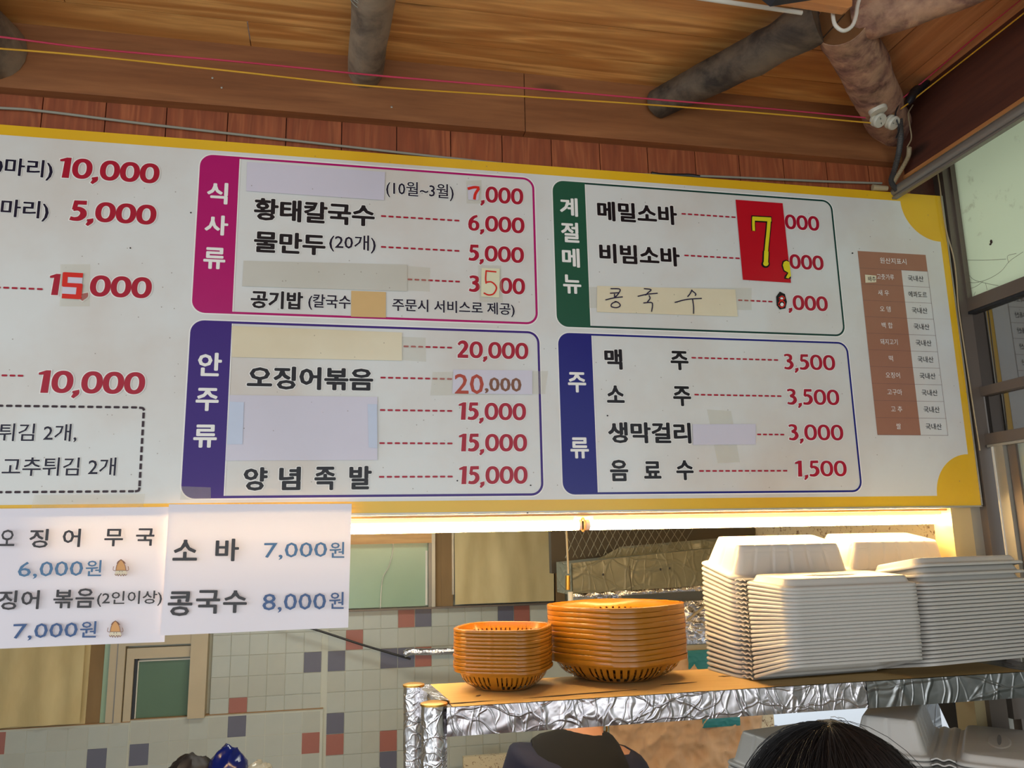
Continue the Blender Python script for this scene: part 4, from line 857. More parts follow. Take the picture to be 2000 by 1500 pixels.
def conduit(name, pts, planes, r, mat, label, ribs=True):
    P = bez([onY(a, b, y) for (a, b), y in zip(pts, planes)], 12); Q = [P[0]]
    for a, b in zip(P, P[1:]): Q += [a.lerp(b, 0.5), b]
    R = [r*(1.0 if i % 2 else 0.82) for i in range(len(Q))] if ribs else r
    return tag(MB().tube(Q, R, 12).build(name, mat, None, 60), label, 'conduit')
conduit('dark_conduit', [(1757, 232), (1759, 265), (1755, 300), (1746, 335), (1741, 355), (1752, 372)], [-0.125, -0.10, -0.06, -0.03, -0.02, -0.02], 0.0085, M['conduit'], 'dark ribbed conduit hanging from the corner log to the board top')
conduit('cream_conduit', [(1776, 288), (1774, 305), (1764, 325), (1750, 348), (1744, 358)], [-0.09, -0.07, -0.05, -0.03, -0.015], 0.0066, M['conduit_cream'], 'cream ribbed conduit behind the dark one')
tag(MB().tube([onY(1704, 366, -0.004), onY(1733, 368, -0.010)], [0.009, 0.007], 12).build('conduit_end', M['conduit_cream'], None, 60), 'stub of cream conduit lying on the top edge of the board', 'conduit')
cord('white_wire', [(1783, 205), (1774, 222), (1777, 245), (1780, 270), (1772, 287)], -0.12, 0.0018, M['conduit_cream'], 'thin cream wire hanging from the black tape', 'wire')
cord('black_wire', [(1755, 205), (1749, 225), (1756, 250), (1750, 270)], -0.17, 0.002, M['black_plastic'], 'thin black wire beside the white insulators', 'wire')
cord('grey_cable', [(-260, 200), (0, 211), (90, 218), (300, 244), (620, 280), (900, 311), (1160, 336), (1400, 345), (1600, 354), (1722, 358)], 0.012, 0.0034, M['grey_cable'], 'grey cable running along the top edge of the board', 'cable', 8, 8)
tag(MB().tube(bez([onY(1272, 339, 0.010), onY(1290, 342, 0.010), onY(1320, 343, 0.010), onY(1345, 343, 0.010), onY(1366, 346, 0.010)], 4), 0.0058, 8, rfun=lambda i, k: 1+0.3*noise.noise(Vector((i, k, 4)))).build('cable_tape', M['black_plastic'], None, 40), 'black tape wrapped round the grey cable above the green heading', 'tape')
cord('beige_wire', [(1824, 300), (1834, 355), (1840, 400), (1848, 450), (1862, 500), (1868, 545), (1872, 600), (1885, 690), (1900, 790), (1914, 880)], -0.010, 0.0020, M['conduit_cream'], 'beige wire hanging down beside the right edge of the board', 'wire')

# ------------------------------------------------------------------ lamp tubes under the lintel
def tube_lamp(x0, x1, label):
    e = empty('lamp_tube', (x0, 0.06, 1.716), label, 'lamp', 'lamp tubes under the board'); e.matrix_world = Matrix.Translation(e.location)
    reparent(MB().tube([(x0+0.01, 0.06, 1.716), (x1-0.01, 0.06, 1.716)], 0.0125, 20).build('glowing_tube', M['tube'], None, 60), e)
    reparent(MB().tube([(x0, 0.06, 1.716), (x0+0.01, 0.06, 1.716)], 0.0128, 20).build('end_cap', M['white_plastic'], None, 40), e)
    reparent(MB().tube([(x1-0.006, 0.06, 1.716), (x1, 0.06, 1.716)], 0.0128, 20).build('end_cap', M['white_plastic'], None, 40), e)
    reparent(MB().box((x0+0.02, 0.054, 1.7275), (x1-0.02, 0.066, 1.738)).build('holder', M['alu'], None), e)
tube_lamp(-2.33, -1.118, 'glowing warm white lamp tube under the left half of the board')
tube_lamp(-1.106, -0.062, 'glowing warm white lamp tube under the right half of the board')
tag(MB().tube([(-1.112, 0.06+0.0165*cos(a), 1.717+0.0165*sin(a)) for a in [pi*0.5+2*pi*k/20 for k in range(21)]], 0.0022, 8).build('tube_clip', M['lintel'], None, 60), 'small orange clip holding the two lamp tubes where they meet', 'clip')

# ------------------------------------------------------------------ foil-covered rack
ZS = 1.35
rk = empty('rack', (-0.8, -0.05, 0.0), 'rack wrapped in aluminium foil with a cardboard-lined top under the board', 'rack')
rk.matrix_world = Matrix.Translation((-0.8, -0.05, 0))
def foilgrid(name, P00, P10, P11, P01, nx, nz, amp, sc, mat, nrm, par):
    m = MB(); vs = []; nrm = Vector(nrm)
    for j in range(nz+1):
        for i in range(nx+1):
            u, v = i/nx, j/nz; q = Vector(P00).lerp(Vector(P10), u).lerp(Vector(P01).lerp(Vector(P11), u), v); e = min(1, 6*min(v, 1-v)+0.15); vs.append(q+nrm*crinkle(q, amp, sc)*e)
    m.add(vs, [(j*(nx+1)+i, j*(nx+1)+i+1, (j+1)*(nx+1)+i+1, (j+1)*(nx+1)+i) for j in range(nz) for i in range(nx)]); o = m.build(name, mat, None, 55)
    if par: reparent(o, par)
    return o
YF = -0.185; XRK = -1.488; XRE = -0.06
reparent(MB().box((XRK, YF+0.004, 1.297), (XRE, YF+0.02, 1.345)).build('front_beam', M['foil']), rk)
foilgrid('foil_lip', (XRK, YF-0.001, 1.293), (-0.52, YF-0.001, 1.293), (-0.52, YF-0.001, ZS-0.001), (XRK, YF-0.001, ZS-0.001), 200, 12, 0.0014, 15, M['foil'], (0, -1, 0), rk)
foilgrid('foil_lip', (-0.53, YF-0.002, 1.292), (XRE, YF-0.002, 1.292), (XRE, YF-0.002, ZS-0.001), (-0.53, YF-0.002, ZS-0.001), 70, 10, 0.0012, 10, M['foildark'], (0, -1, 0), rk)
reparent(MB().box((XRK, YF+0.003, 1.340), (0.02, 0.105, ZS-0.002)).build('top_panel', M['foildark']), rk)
cb = foilgrid('cardboard_lining', (XRK+0.012, YF+0.0, ZS), (-0.10, YF+0.0, ZS), (-0.10, 0.10, ZS), (XRK-0.004, 0.10, ZS), 40, 8, 0.0006, 9, M['card'], (0, 0, 1), rk)
def slit(x0, x1, y0, y1, wd):
    m = MB(); a = Vector((x0, y0, ZS+0.0012)); b = Vector((x1, y1, ZS+0.0012)); dd = (b-a); nn = Vector((-dd.y, dd.x, 0)).normalized(); L = []
    for i in range(9):
        t = i/8; wq = wd*(0.25+0.75*sin(pi*min(1, max(0, t))))*(1+0.4*noise.noise(Vector((i*1.3, x0*9, 0)))); q = a+dd*t; L += [q+nn*wq, q-nn*wq]
    m.add(L, [(2*i+1, 2*i+3, 2*i+2, 2*i) for i in range(8)]); o = m.build('slit', M['slit'])
    if o.data.polygons[0].normal.z < 0: o.data.flip_normals()
    reparent(o, rk)
g1 = onZ(860, 1371, ZS); g2 = onZ(959, 1364, ZS); slit(g1.x, g2.x, g1.y-0.03, g2.y-0.03, 0.004)
g1 = onZ(1017, 1361, ZS); g2 = onZ(1236, 1344, ZS); slit(g1.x, g2.x, g1.y-0.025, g2.y-0.025, 0.005)
g1 = onZ(930, 1361, ZS); slit(g1.x, g1.x+0.012, g1.y, g1.y+0.014, 0.004)
g1 = onZ(1290, 1339, ZS); g2 = onZ(1362, 1333, ZS); slit(g1.x, g2.x, g1.y, g2.y, 0.006)
g1 = onZ(1403, 1322, ZS); slit(g1.x, g1.x+0.03, g1.y, g1.y-0.006, 0.008)
def post_(name, x, y, r, z1, mat, cap=True, par=rk):
    P = [(x, y, 0.0)]+[(x, y, z1-0.5+0.5*i/40) for i in range(41)]
    o = MB().tube(P, r, 26, True, 0, lambda i, k: 1+(0.06*noise.noise(Vector((cos(2*pi*k/26)*2.2, sin(2*pi*k/26)*2.2+x, i*0.22)))+0.03*noise.noise(Vector((k*1.1, x*9, i*0.7))))*(i < 41)).build(name, mat, None, 25)
    reparent(o, par)
    if cap: reparent(MB().tube([(x, y, z1), (x, y, z1+0.004), (x, y, z1+0.006)], [r*1.06, r*1.06, r*0.8], 24).build('cap', M['brass'], None, 40), par)
post_('post', -1.512, -0.165, 0.0265, 1.352, M['foilfine']); post_('post', -1.535, 0.052, 0.0235, 1.356, M['foilfine'])
foilgrid('side_foil', (-1.525, 0.04, 1.29), (-1.500, -0.14, 1.29), (-1.500, -0.14, 1.356), (-1.525, 0.04, 1.356), 30, 8, 0.003, 20, M['foilfine'], (-1, 0, 0), rk)
foilgrid('side_top_foil', (-1.525, 0.04, 1.356), (-1.500, -0.14, 1.356), (-1.474, -0.14, 1.352), (-1.492, 0.08, 1.352), 24, 4, 0.0015, 22, M['foilfine'], (0, 0, 1), rk)
px_ = onY(1938, 1400, 0.03)
reparent(MB().box((px_.x-0.030, 0.0, 0.0), (px_.x+0.022, 0.05, 1.335)).build('post', M['frame_dark']), rk)
reparent(MB().box((-0.10, -0.185, 1.02), (-0.075, -0.17, 1.30)).build('brace', M['frame_dark']), rk) if False else None
ZL = 0.985
reparent(MB().box((-1.50, -0.32, ZL-0.02), (0.02, 0.08, ZL)).build('lower_shelf', M['stainless']), rk)

# ------------------------------------------------------------------ orange plastic baskets
def superring(a, z, n, ribs=0.0, e=3.4):
    out = []
    for k in range(n):
        t = 2*pi*k/n; c, s_ = cos(t), sin(t); rr = (abs(c)**e+abs(s_)**e)**(-1/e)*a/2
        if ribs and (k % (n//12)) in (0, 1): rr += ribs
        out.append((rr*c, rr*s_, z))
    return out
def basket_mesh(a, band, bowl):
    n = 168; m = MB(); b0 = a-0.020
    prof = [(a*0.40, -bowl), (a*0.52, -bowl), (a*0.56, -bowl+0.001), (a*0.66, -bowl*0.86), (a*0.76, -bowl*0.66), (a*0.84, -bowl*0.42), (a*0.885, -bowl*0.18), (b0, 0.0), (b0+0.002, band-0.001), (b0+0.006, band), (a-0.003, band), (a-0.0010, band-0.0004), (a, band-0.0012), (a+0.0003, 0.0006), (a-0.0006, 0.0), (a-0.006, 0.0)]
    rs = [superring(r, z, n, 0.0009 if r > a-0.005 else 0, 2.4 if r < a*0.7 else 3.0) for r, z in prof]
    def skip(i, k):
        if i in (3, 4, 5):
            q = k % 42
            if i == 3: return k % 4 < 2 and 3 < q < 39
            return k % 3 == 0 and 2 < q < 40
        return False
    m.rings(rs, False, True, 0, skip); me = m.mesh('basket_body', 40); me.materials.append(M['basket']); return me
ordn = ['topmost', 'second', 'third', 'fourth', 'fifth', 'sixth', 'seventh', 'eighth', 'ninth', 'tenth', 'eleventh', 'twelfth', 'thirteenth', 'fourteenth', 'fifteenth', 'sixteenth', 'seventeenth', 'eighteenth', 'nineteenth', 'twentieth', 'twenty-first', 'twenty-second', 'twenty-third', 'twenty-fourth', 'twenty-fifth']
def ordl(k, n): return 'topmost' if k == n-1 else 'lowest' if k == 0 else ordn[n-1-k]+' from the top'
def stack_baskets(cx, cy, rot, a, pitch, n, bowl, which):
    me = basket_mesh(a, pitch-0.0007, bowl)
    for k in range(n):
        o = bpy.data.objects.new('basket', me); COL.objects.link(o); j = 0.0012
        o.location = (cx+random.uniform(-j, j), cy+random.uniform(-j, j), ZS+0.0012+bowl+k*pitch); o.rotation_euler = (random.uniform(-.002, .002), random.uniform(-.002, .002), radians(rot)+random.uniform(-.004, .004))
        tag(o, 'orange plastic basket, %s in the %s stack' % (ordl(k, n), which), 'basket', 'orange baskets in the %s stack' % which)
cx1 = (onY(879, 1250, 0.0).x+onY(1083, 1250, 0.0).x)/2; cx2 = (onY(1060, 1240, 0.04).x+onY(1342, 1240, 0.04).x)/2
stack_baskets(cx1+0.001, 0.000, 62+90, 0.214, 0.0079, 12, 0.042, 'smaller left')
stack_baskets(cx2+0.003, 0.045, 34, 0.300, 0.0117, 11, 0.046, 'larger right')

# ------------------------------------------------------------------ foam clamshell boxes
BW, BD = 0.352, 0.176
def shell(w_, d_, H, ribs, steps, inset, rr=0.028):
    """open-side-down tray: rim at z 0, plateau at z H; centred"""
    n = 208; base = resample(rrect(w_, d_, rr, 8), n); m = MB()
    def ring(ins, z, rib=0.0):
        k = max(0.004, rr-ins*0.5); r_ = resample(rrect(w_-2*ins, d_-2*ins, k, 8), n); out = []
        for i, (a, b) in enumerate(r_):
            if rib and ribs:
                L = Vector((a, b)); nn = Vector(base[i])-Vector((0, 0)); nn.normalize(); c = (i % 13); f = -rib if c in (0, 1) else 0; a += nn.x*f; b += nn.y*f
            out.append((a, b, z))
        return out
    prof = [(0.004, -0.0052, 0), (0.0012, -0.0050, 0), (0.0, -0.0028, 0), (0.0, -0.0010, 0), (0.0014, 0.0012, 0), (0.0042, 0.0026, 0), (0.010, 0.0030, 0), (0.0125, 0.0045, 0)]+[(0.0125+(inset-0.0125)*t, 0.004+(H-0.004)*q, rb*0.0022) for t, q, rb in steps]
    m.rings([ring(*p_) for p_ in prof], True, False); me = m.mesh('shell', 42); return me
dome = shell(BW, BD, 0.072, True, [(0.12, 0.10, 1), (0.45, 0.5, 1), (0.70, 0.82, 1), (0.80, 0.93, 0.6), (0.92, 0.985, 0), (1.1, 1.0, 0)], 0.036)
lid = shell(BW, BD, 0.018, False, [(0.2, 0.3, 0), (0.5, 0.75, 0), (0.75, 0.95, 0), (1.0, 1.0, 0)], 0.022)
hg = MB(); hp = []
for i in range(17):
    y_ = -0.024+0.048*i/16; z_ = 0.002+0.0035*(0.5+0.5*cos(2*pi*(i/16)*2+pi)); hp.append((y_, z_))
for i in range(16):
    (ya, za), (yb, zb) = hp[i], hp[i+1]; x0 = -BW/2+0.006; x1 = BW/2-0.006; hg.add([(x0, ya, za), (x1, ya, za), (x1, yb, zb), (x0, yb, zb), (x0, ya, za-0.003), (x1, ya, za-0.003), (x1, yb, zb-0.003), (x0, yb, zb-0.003)], [(0, 1, 2, 3), (7, 6, 5, 4), (0, 3, 7, 4), (1, 5, 6, 2)])
hinge = hg.mesh('hinge', 50)
emb = MB().rings([[(0.075*cos(2*pi*k/32)*s_*1.0, 0.024*sin(2*pi*k/32)*s_, z) for k in range(32)] for s_, z in ((1.0, 0.0182), (0.94, 0.0196), (0.85, 0.0200))], True).mesh('lid_emblem', 40)
slot = MB().rings([[(0.055*cos(2*pi*k/24)+0.006, 0.0045*sin(2*pi*k/24), z) for k in range(24)] for z in (0.0199, 0.0206)], True).mesh('lid_slot', 40)
lblm = MB(); lblm.rings([[(a, b, 0.0735) for a, b in rrect(0.105, 0.052, 0.003, 3)], [(a, b, 0.0735) for a, b in rrect(0.099, 0.046, 0.002, 3)]], False)
def clam(loc, rz, al, be, mat, label, group, top=False, mesh_=None):
    e = empty('foam_box', loc, label, 'foam box', group, rz)
    for nm, me, sgn, ang in (('base', dome, 1, al), ('lid', lid, -1, be)):
        o = bpy.data.objects.new(nm, mesh_[nm] if mesh_ else me); COL.objects.link(o); o.parent = e
        o.matrix_local = Matrix.Rotation(ang, 4, 'X') @ Matrix.Translation((0, sgn*(0.020+BD/2), 0))
        if top and nm == 'lid':
            for q, mq in (('emblem', emb), ('slot', slot)):
                x_ = bpy.data.objects.new(q, mq); COL.objects.link(x_); x_.parent = o
    o = bpy.data.objects.new('hinge', hinge if not mesh_ else mesh_['hinge']); COL.objects.link(o); o.parent = e; return e
for me in (dome, lid, hinge, emb): me.materials.append(M['foam'])
slot.materials.append(M['foamgrey'])
def stack_boxes(fl, rot, n, pitch, tip, lid0, lid1, which, spread=()):
    r = radians(rot); u = Vector((cos(r), sin(r), 0)); v = Vector((-sin(r), cos(r), 0)); hm = Vector((fl[0], fl[1], 0))+u*(BW/2)+v*(BD+0.020)
    for k in range(n):
        t = k/(n-1); z = ZS+0.0055+k*pitch; ex = 0
        if n-1-k < len(spread): ex = spread[n-1-k]
        j = 0.0012; al = tip*t; be = -(lid0*(1-t)+lid1*t)
        clam((hm.x+random.uniform(-j, j), hm.y+random.uniform(-j, j), z), r+random.uniform(-.004, .004), al, be-ex, M['foam'], 'white foam clamshell box, %s in the %s stack' % (ordl(k, n), which), 'foam boxes in the %s stack' % which, k == n-1)
stack_boxes((-0.765, -0.285), 4, 22, 0.0105, 0.22, 0.27, -0.05, 'left')
stack_boxes((-0.392, -0.235), 9, 23, 0.0101, 0.22, 0.16, 0.02, 'right', (0.13, 0.06))
# lower shelf boxes, grey in the shade
for i in range(4):
    c_ = onY(1752, 1425, -0.06); z = 1.190-0.011*(3-i)
    clam((c_.x+0.075, -0.06-0.075, z), radians(48), 0.03, 0.02, M['foam'], 'lower shelf foam clamshell box at the right, %s of its stack' % ordl(i, 4), 'foam boxes on the lower shelf at the right', i == 3)
for i in range(2):
    c_ = onY(1600, 1500, -0.02); clam((c_.x, -0.10, 1.128+0.011*i), radians(12), 0.02, 0.02, M['foam'], 'foam clamshell box half hidden by the dark head, %s of its stack' % ordl(i, 2), 'foam boxes behind the dark head', i == 1)
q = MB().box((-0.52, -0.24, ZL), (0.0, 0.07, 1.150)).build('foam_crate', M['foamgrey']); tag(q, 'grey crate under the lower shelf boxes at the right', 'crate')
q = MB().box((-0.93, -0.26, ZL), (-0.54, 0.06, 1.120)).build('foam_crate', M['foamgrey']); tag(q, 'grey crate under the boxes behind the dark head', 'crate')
# ------------------------------------------------------------------ kitchen things
# black cord and foil pipe on the back wall
tag(MB().tube(bez([onY(480, 1190, 2.49), onY(560, 1218, 2.44), onY(610, 1228, 2.42), onY(700, 1257, 2.42), onY(760, 1275, 2.42), onY(802, 1287, 2.42)], 6), 0.0055, 8).build('power_cable', M['black_plastic'], None, 60), 'black cord sloping down across the tiles to the foil-wrapped pipe', 'cable')
tag(MB().tube(bez([onY(790, 1277, 2.38), onY(802, 1273, 2.37), onY(840, 1273, 2.36), onY(900, 1271, 2.35), onY(980, 1268, 2.35), onY(1040, 1262, 2.40), onY(1060, 1258, 2.495)], 8), 0.017, 16, rfun=lambda i, k: 1+0.12*noise.noise(Vector((i*0.5, k*0.6, 2)))).build('foil_pipe', M['foilfine'], None, 30), 'foil-wrapped pipe end on the tiled wall behind the left baskets', 'pipe')
sb_ = MB().box((onY(905, 1490, 2.3).x, 2.30, 0.45), (onY(1010, 1490, 2.3).x, 2.33, onY(950, 1476, 2.3).z)); tag(sb_.build('stained_board', M['speckle']), 'brown stained board standing before the tiles beside the person', 'board')
boxo('board_shelf', (-1.5, 2.1, 0.40), (-0.7, 2.49, 0.45), M['stainless']); bpy.data.objects['board_shelf']['label'] = 'steel ledge below the stained board'; bpy.data.objects['board_shelf']['category'] = 'ledge'
boxo('leg', (-1.48, 2.15, 0), (-1.44, 2.19, 0.40), M['stainless']).parent = bpy.data.objects['board_shelf']
boxo('leg', (-0.76, 2.15, 0), (-0.72, 2.19, 0.40), M['stainless']).parent = bpy.data.objects['board_shelf']
# hood
YH = 1.10
hd = empty('extractor_hood', onY(1250, 1110, YH), 'grey plastic-wrapped extractor hood behind the orange baskets', 'hood'); hd.matrix_world = Matrix.Translation(hd.location)
a, b, c_, d_ = onY(1119, 1163, YH), onY(1470, 1141, YH+0.10), onY(1470, 1062, YH+0.10), onY(1117, 1100, YH)
foilgrid('front_wrap', a, b, c_, d_, 60, 12, 0.003, 6, M['hoodgrey'], (0, -1, 0), hd)
m = MB(); ins = [Vector((p.x, p.y+0.012, p.z)) for p in (a, b, c_, d_)]; m.prism(ins, (0, 0.22, 0)); reparent(m.build('box', M['hoodgrey'], None, None, True), hd)
foilgrid('lower_trim', a+Vector((0, -0.004, -0.012)), b+Vector((0, -0.004, -0.012)), b+Vector((0, -0.004, 0.006)), a+Vector((0, -0.004, 0.006)), 80, 4, 0.005, 26, M['foilfine'], (0, -1, 0), hd)
for px, py in ((1178, 1122), (1290, 1112), (1308, 1110)): reparent(MB().sphere(onY(px, py, YH-0.004), (0.004, 0.003, 0.005), 8, 6).build('screw', M['gasket'], None, 40), hd)
reparent(MB().tube([onY(1230, 1105, YH), onY(1231, 1130, YH), onY(1234, 1156, YH)], 0.0014, 5).build('seam', M['slit'], None, 60), hd)
reparent(MB().box((a.x-0.012, YH+0.26, 1.55), (0.05, YH+0.30, 2.3)).build('dark_back', M['darkback']), hd)  # dark board added to stand for the shaded recess
st = []
for px, x2 in ((1163, 1226),): st.append(1)
foilgrid('upper_wrap', onY(1160, 1095, YH+0.12), onY(1440, 1072, YH+0.14), onY(1440, 1048, YH+0.14), onY(1210, 1068, YH+0.12), 40, 6, 0.01, 8, M['hoodgrey'], (0, -1, 0), hd)
mesh_ = MB(); YM = YH+0.08
for i in range(16):
    x0 = 1112+i*15
    mesh_.tube([onY(x0+18, 1030, YM), onY(x0-8, 1090-i*1.1, YM)], 0.0011, 4); mesh_.tube([onY(x0-14, 1030, YM), onY(x0+16, 1090-i*1.1, YM)], 0.0011, 4)
mo = mesh_.build('wire_mesh', M['wire'], None, 60); tag(mo, 'diamond wire mesh above the grey hood', 'wire mesh', kind='stuff')
# pipes and fittings at the hood's left
tag(MB().tube([onY(1106, 1030, 1.06), onY(1110, 1120, 1.06)], 0.004, 8).build('thin_pipe', M['alubeige'], None, 60), 'thin beige pipe at the left end of the hood', 'pipe')
tag(MB().tube([onY(1109, 1124, 1.06), onY(1109, 1152, 1.06)], [0.009, 0.009], 12).build('brass_valve', M['brass'], None, 40), 'brass valve at the left end of the hood', 'valve')
tag(MB().tube([onY(1114, 1156, 1.06), onY(1116, 1215, 1.06)], 0.010, 12).build('white_pipe', M['white_plastic'], None, 50), 'short white pipe below the brass valve', 'pipe')
tag(MB().tube([onY(1170+3, 1163, 1.25), onY(1172, 1200, 1.25)], 0.028, 14).build('foil_can', M['foilfine'], None, 30), 'first foil-wrapped cylinder under the hood', 'cylinder')
tag(MB().tube([onY(1203, 1162, 1.25), onY(1203, 1200, 1.25)], 0.026, 14).build('foil_can', M['foilfine'], None, 30), 'second foil-wrapped cylinder under the hood, nearer the foil sheet', 'cylinder')
# kraft paper and foil sheets on the partition
YK = 1.452
def ks(name, x0, x1, y0, y1, mat, lab, amp=0.012, yk=YK, sc=7, cat='paper sheet', rough=28):
    P = [onY(x0, y1, yk), onY(x1, y1, yk), onY(x1, y0, yk), onY(x0, y0, yk)]; z0 = P[0].z; z1 = P[2].z
    o = foilgrid(name, (P[0].x, yk, z0), (P[1].x, yk, z0), (P[1].x, yk, z1), (P[0].x, yk, z1), 90, 70, amp, sc*1.8, mat, (0, -1, 0), None); return tag(o, lab, cat)
ks('foil_sheet', 1222, 1497, 1168, 1264, M['foilfine'], 'crumpled foil sheet on the wall between the baskets and the boxes', 0.006, YK-0.01, 14, 'foil sheet')
ks('kraft_sheet', 1195, 1497, 1262, 1560, M['kraft'], 'crumpled brown kraft paper sheet on the wall behind the rack', 0.016, YK, 6)
ks('teal_label', 1345, 1392, 1268, 1312, M['teal'], 'teal printed patch on the kraft paper just right of the big basket stack', 0.003, YK-0.014, 9, 'label')
ks('teal_label', 1372, 1446, 1386, 1422, M['teal'], 'teal printed patch on the kraft paper below the rack front', 0.003, YK-0.018, 9, 'label')
tag(MB().tube([onY(1342, 1212, YK-0.06), onY(1384, 1178, YK-0.06)], 0.006, 8).build('pale_rod', M['alubeige'], None, 60), 'pale rod slanting across the foil sheet', 'rod')
# cable on the spotted wall
tag(MB().tube([onX(1826, 1022, 0.048), onX(1866, 1085, 0.048), onX(1890, 1120, 0.048)], 0.004, 8).build('beige_cable', M['conduit_cream'], None, 60), 'beige cable slanting down the spotted wall beside the yellow-lit jamb', 'cable')
# opening to the street: post, strap, tarpaulins outside
p = onX(1792, 1400, 0.04)
tag(MB().box((0.03, p.y-0.06, 0.72), (0.075, p.y+0.05, 1.26)).build('foil_post', M['foildark'], None), 'grey wrapped post in the side opening', 'post')
s0 = onX(1845, 1350, 0.0); s1 = onX(1893, 1452, 0.0)
m = MB(); A_ = [onX(1822, 1352, 0.01), onX(1850, 1352, 0.01), onX(1898, 1452, 0.01), onX(1868, 1452, 0.01)]; m.prism(A_, (0.012, 0, 0)); tag(m.build('black_strap', M['strap'], None, None, True), 'wide black strap hanging slanted in the side opening', 'strap')
tag(MB().add([(0.7, -0.5, 0.62), (0.7, 3.6, 0.62), (2.6, 3.6, 1.28), (2.6, -0.5, 1.28)], [(0, 1, 2, 3)]).build('white_tarpaulin', M['tarp'], None), 'sunlit white spotted tarpaulin outside the side opening', 'tarpaulin')
bpy.data.objects['white_tarpaulin'].modifiers.new('t', 'SOLIDIFY').thickness = 0.01
for k, (x_, y_) in enumerate(((0.72, -0.4), (0.72, 3.5), (2.55, -0.4), (2.55, 3.5))):
    o = boxo('pole', (x_, y_, 0), (x_+0.04, y_+0.04, 0.62 if x_ < 1 else 1.25), M['alu']); o.parent = bpy.data.objects['white_tarpaulin']
o = boxo('blue_tarpaulin', (2.75, -1.0, 0.0), (2.80, 5.0, 1.62), M['bluetarp']); tag(o, 'pale blue tarpaulin wall outside behind the white one', 'tarpaulin')

# ------------------------------------------------------------------ people
def skinned(name, joints, edges, mat, parent=None, sub=2, root=0):
    me = bpy.data.meshes.new(name); me.from_pydata([j[0] for j in joints], edges, []); o = bpy.data.objects.new(name, me); COL.objects.link(o)
    md = o.modifiers.new('s', 'SKIN'); md.use_smooth_shade = True
    if not me.skin_vertices:
        bm = bmesh.new(); bm.from_mesh(me); bm.verts.layers.skin.verify(); bm.to_mesh(me); bm.free()
    for i, j in enumerate(joints):
        r = j[1] if isinstance(j[1], tuple) else (j[1], j[1]); me.skin_vertices[0].data[i].radius = r; me.skin_vertices[0].data[i].use_root = (i == root)
    ss = o.modifiers.new('u', 'SUBSURF'); ss.levels = sub; ss.render_levels = sub
    dg = bpy.context.evaluated_depsgraph_get(); m2 = bpy.data.meshes.new_from_object(o.evaluated_get(dg)); bpy.data.objects.remove(o)
    m2.polygons.foreach_set('use_smooth', [True]*len(m2.polygons)); m2.materials.clear(); m2.materials.append(mat); m2.name = name
    o = bpy.data.objects.new(name, m2); COL.objects.link(o)
    if parent: o.parent = parent
    return o
def head_mesh(name, c, R, mat, parent, face=None):
    """head with jaw, brow, nose; R: 3x3 orientation with +Y the face direction"""
    def fn(d):
        q = 1.0
        if d.z < -0.1: q *= 1-0.28*min(1, (-d.z-0.1))*(1 if d.y < 0.2 else 0.5)
        if d.y > 0.75 and abs(d.x) < 0.22 and -0.35 < d.z < 0.12: q *= 1.0+0.14*(1-abs(d.x)/0.22)*(0.12-d.z)/0.47
        if d.y > 0.5 and 0.0 < d.z < 0.2 and 0.2 < abs(d.x) < 0.55: q *= 0.95
        return q
    m = MB().sphere((0, 0, 0), (0.074, 0.094, 0.112), 36, 26, fn)
    for s in (-1, 1): m.sphere((s*0.075, -0.005, -0.005), (0.010, 0.017, 0.028), 10, 8)
    m.v = [tuple(Vector(c)+R @ Vector(v)) for v in m.v]; o = m.build(name, mat, parent, 70); return o
# kitchen worker seen from behind, bent forward
wk = empty('person', (-0.98, 0.55, 0.0), 'kitchen worker bent forward seen from behind, black vest over navy sleeves, gold necklace', 'person'); wk.matrix_world = Matrix.Identity(4); wk.location = (0, 0, 0)
hipc = Vector((-1.00, 0.52, 0.78)); mid = Vector((-0.985, 0.60, 0.93)); ch = Vector((-0.965, 0.70, 1.015)); nk = Vector((-0.905, 0.79, 1.065)); nk2 = Vector((-0.860, 0.84, 1.125)); hdp = Vector((-0.832, 0.885, 1.185))
sl = Vector((-1.135, 0.70, 1.010)); sr = Vector((-0.785, 0.74, 0.975)); el = Vector((-1.20, 0.78, 0.77)); er = Vector((-0.70, 0.86, 0.74)); wl_ = Vector((-1.10, 1.00, 0.74)); wr2 = Vector((-0.82, 1.06, 0.72))
J = [(hipc, (0.10, 0.075)), (mid, (0.095, 0.065)), (ch, (0.10, 0.058)), (nk, 0.052), (nk2, 0.050), (hdp, 0.07), (sl, 0.055), (el, 0.042), (wl_, 0.028), (sr, 0.055), (er, 0.042), (wr2, 0.028),
     (Vector((-1.08, 0.50, 0.72)), 0.085), (Vector((-1.10, 0.56, 0.42)), 0.058), (Vector((-1.10, 0.52, 0.09)), 0.042), (Vector((-1.10, 0.62, 0.03)), 0.032), (Vector((-0.91, 0.50, 0.72)), 0.085), (Vector((-0.89, 0.56, 0.42)), 0.058), (Vector((-0.89, 0.52, 0.09)), 0.042), (Vector((-0.89, 0.62, 0.03)), 0.032)]
E_ = [(0, 1), (1, 2), (2, 3), (3, 4), (4, 5), (2, 6), (6, 7), (7, 8), (2, 9), (9, 10), (10, 11), (0, 12), (12, 13), (13, 14), (14, 15), (0, 16), (16, 17), (17, 18), (18, 19)]
fi = 20
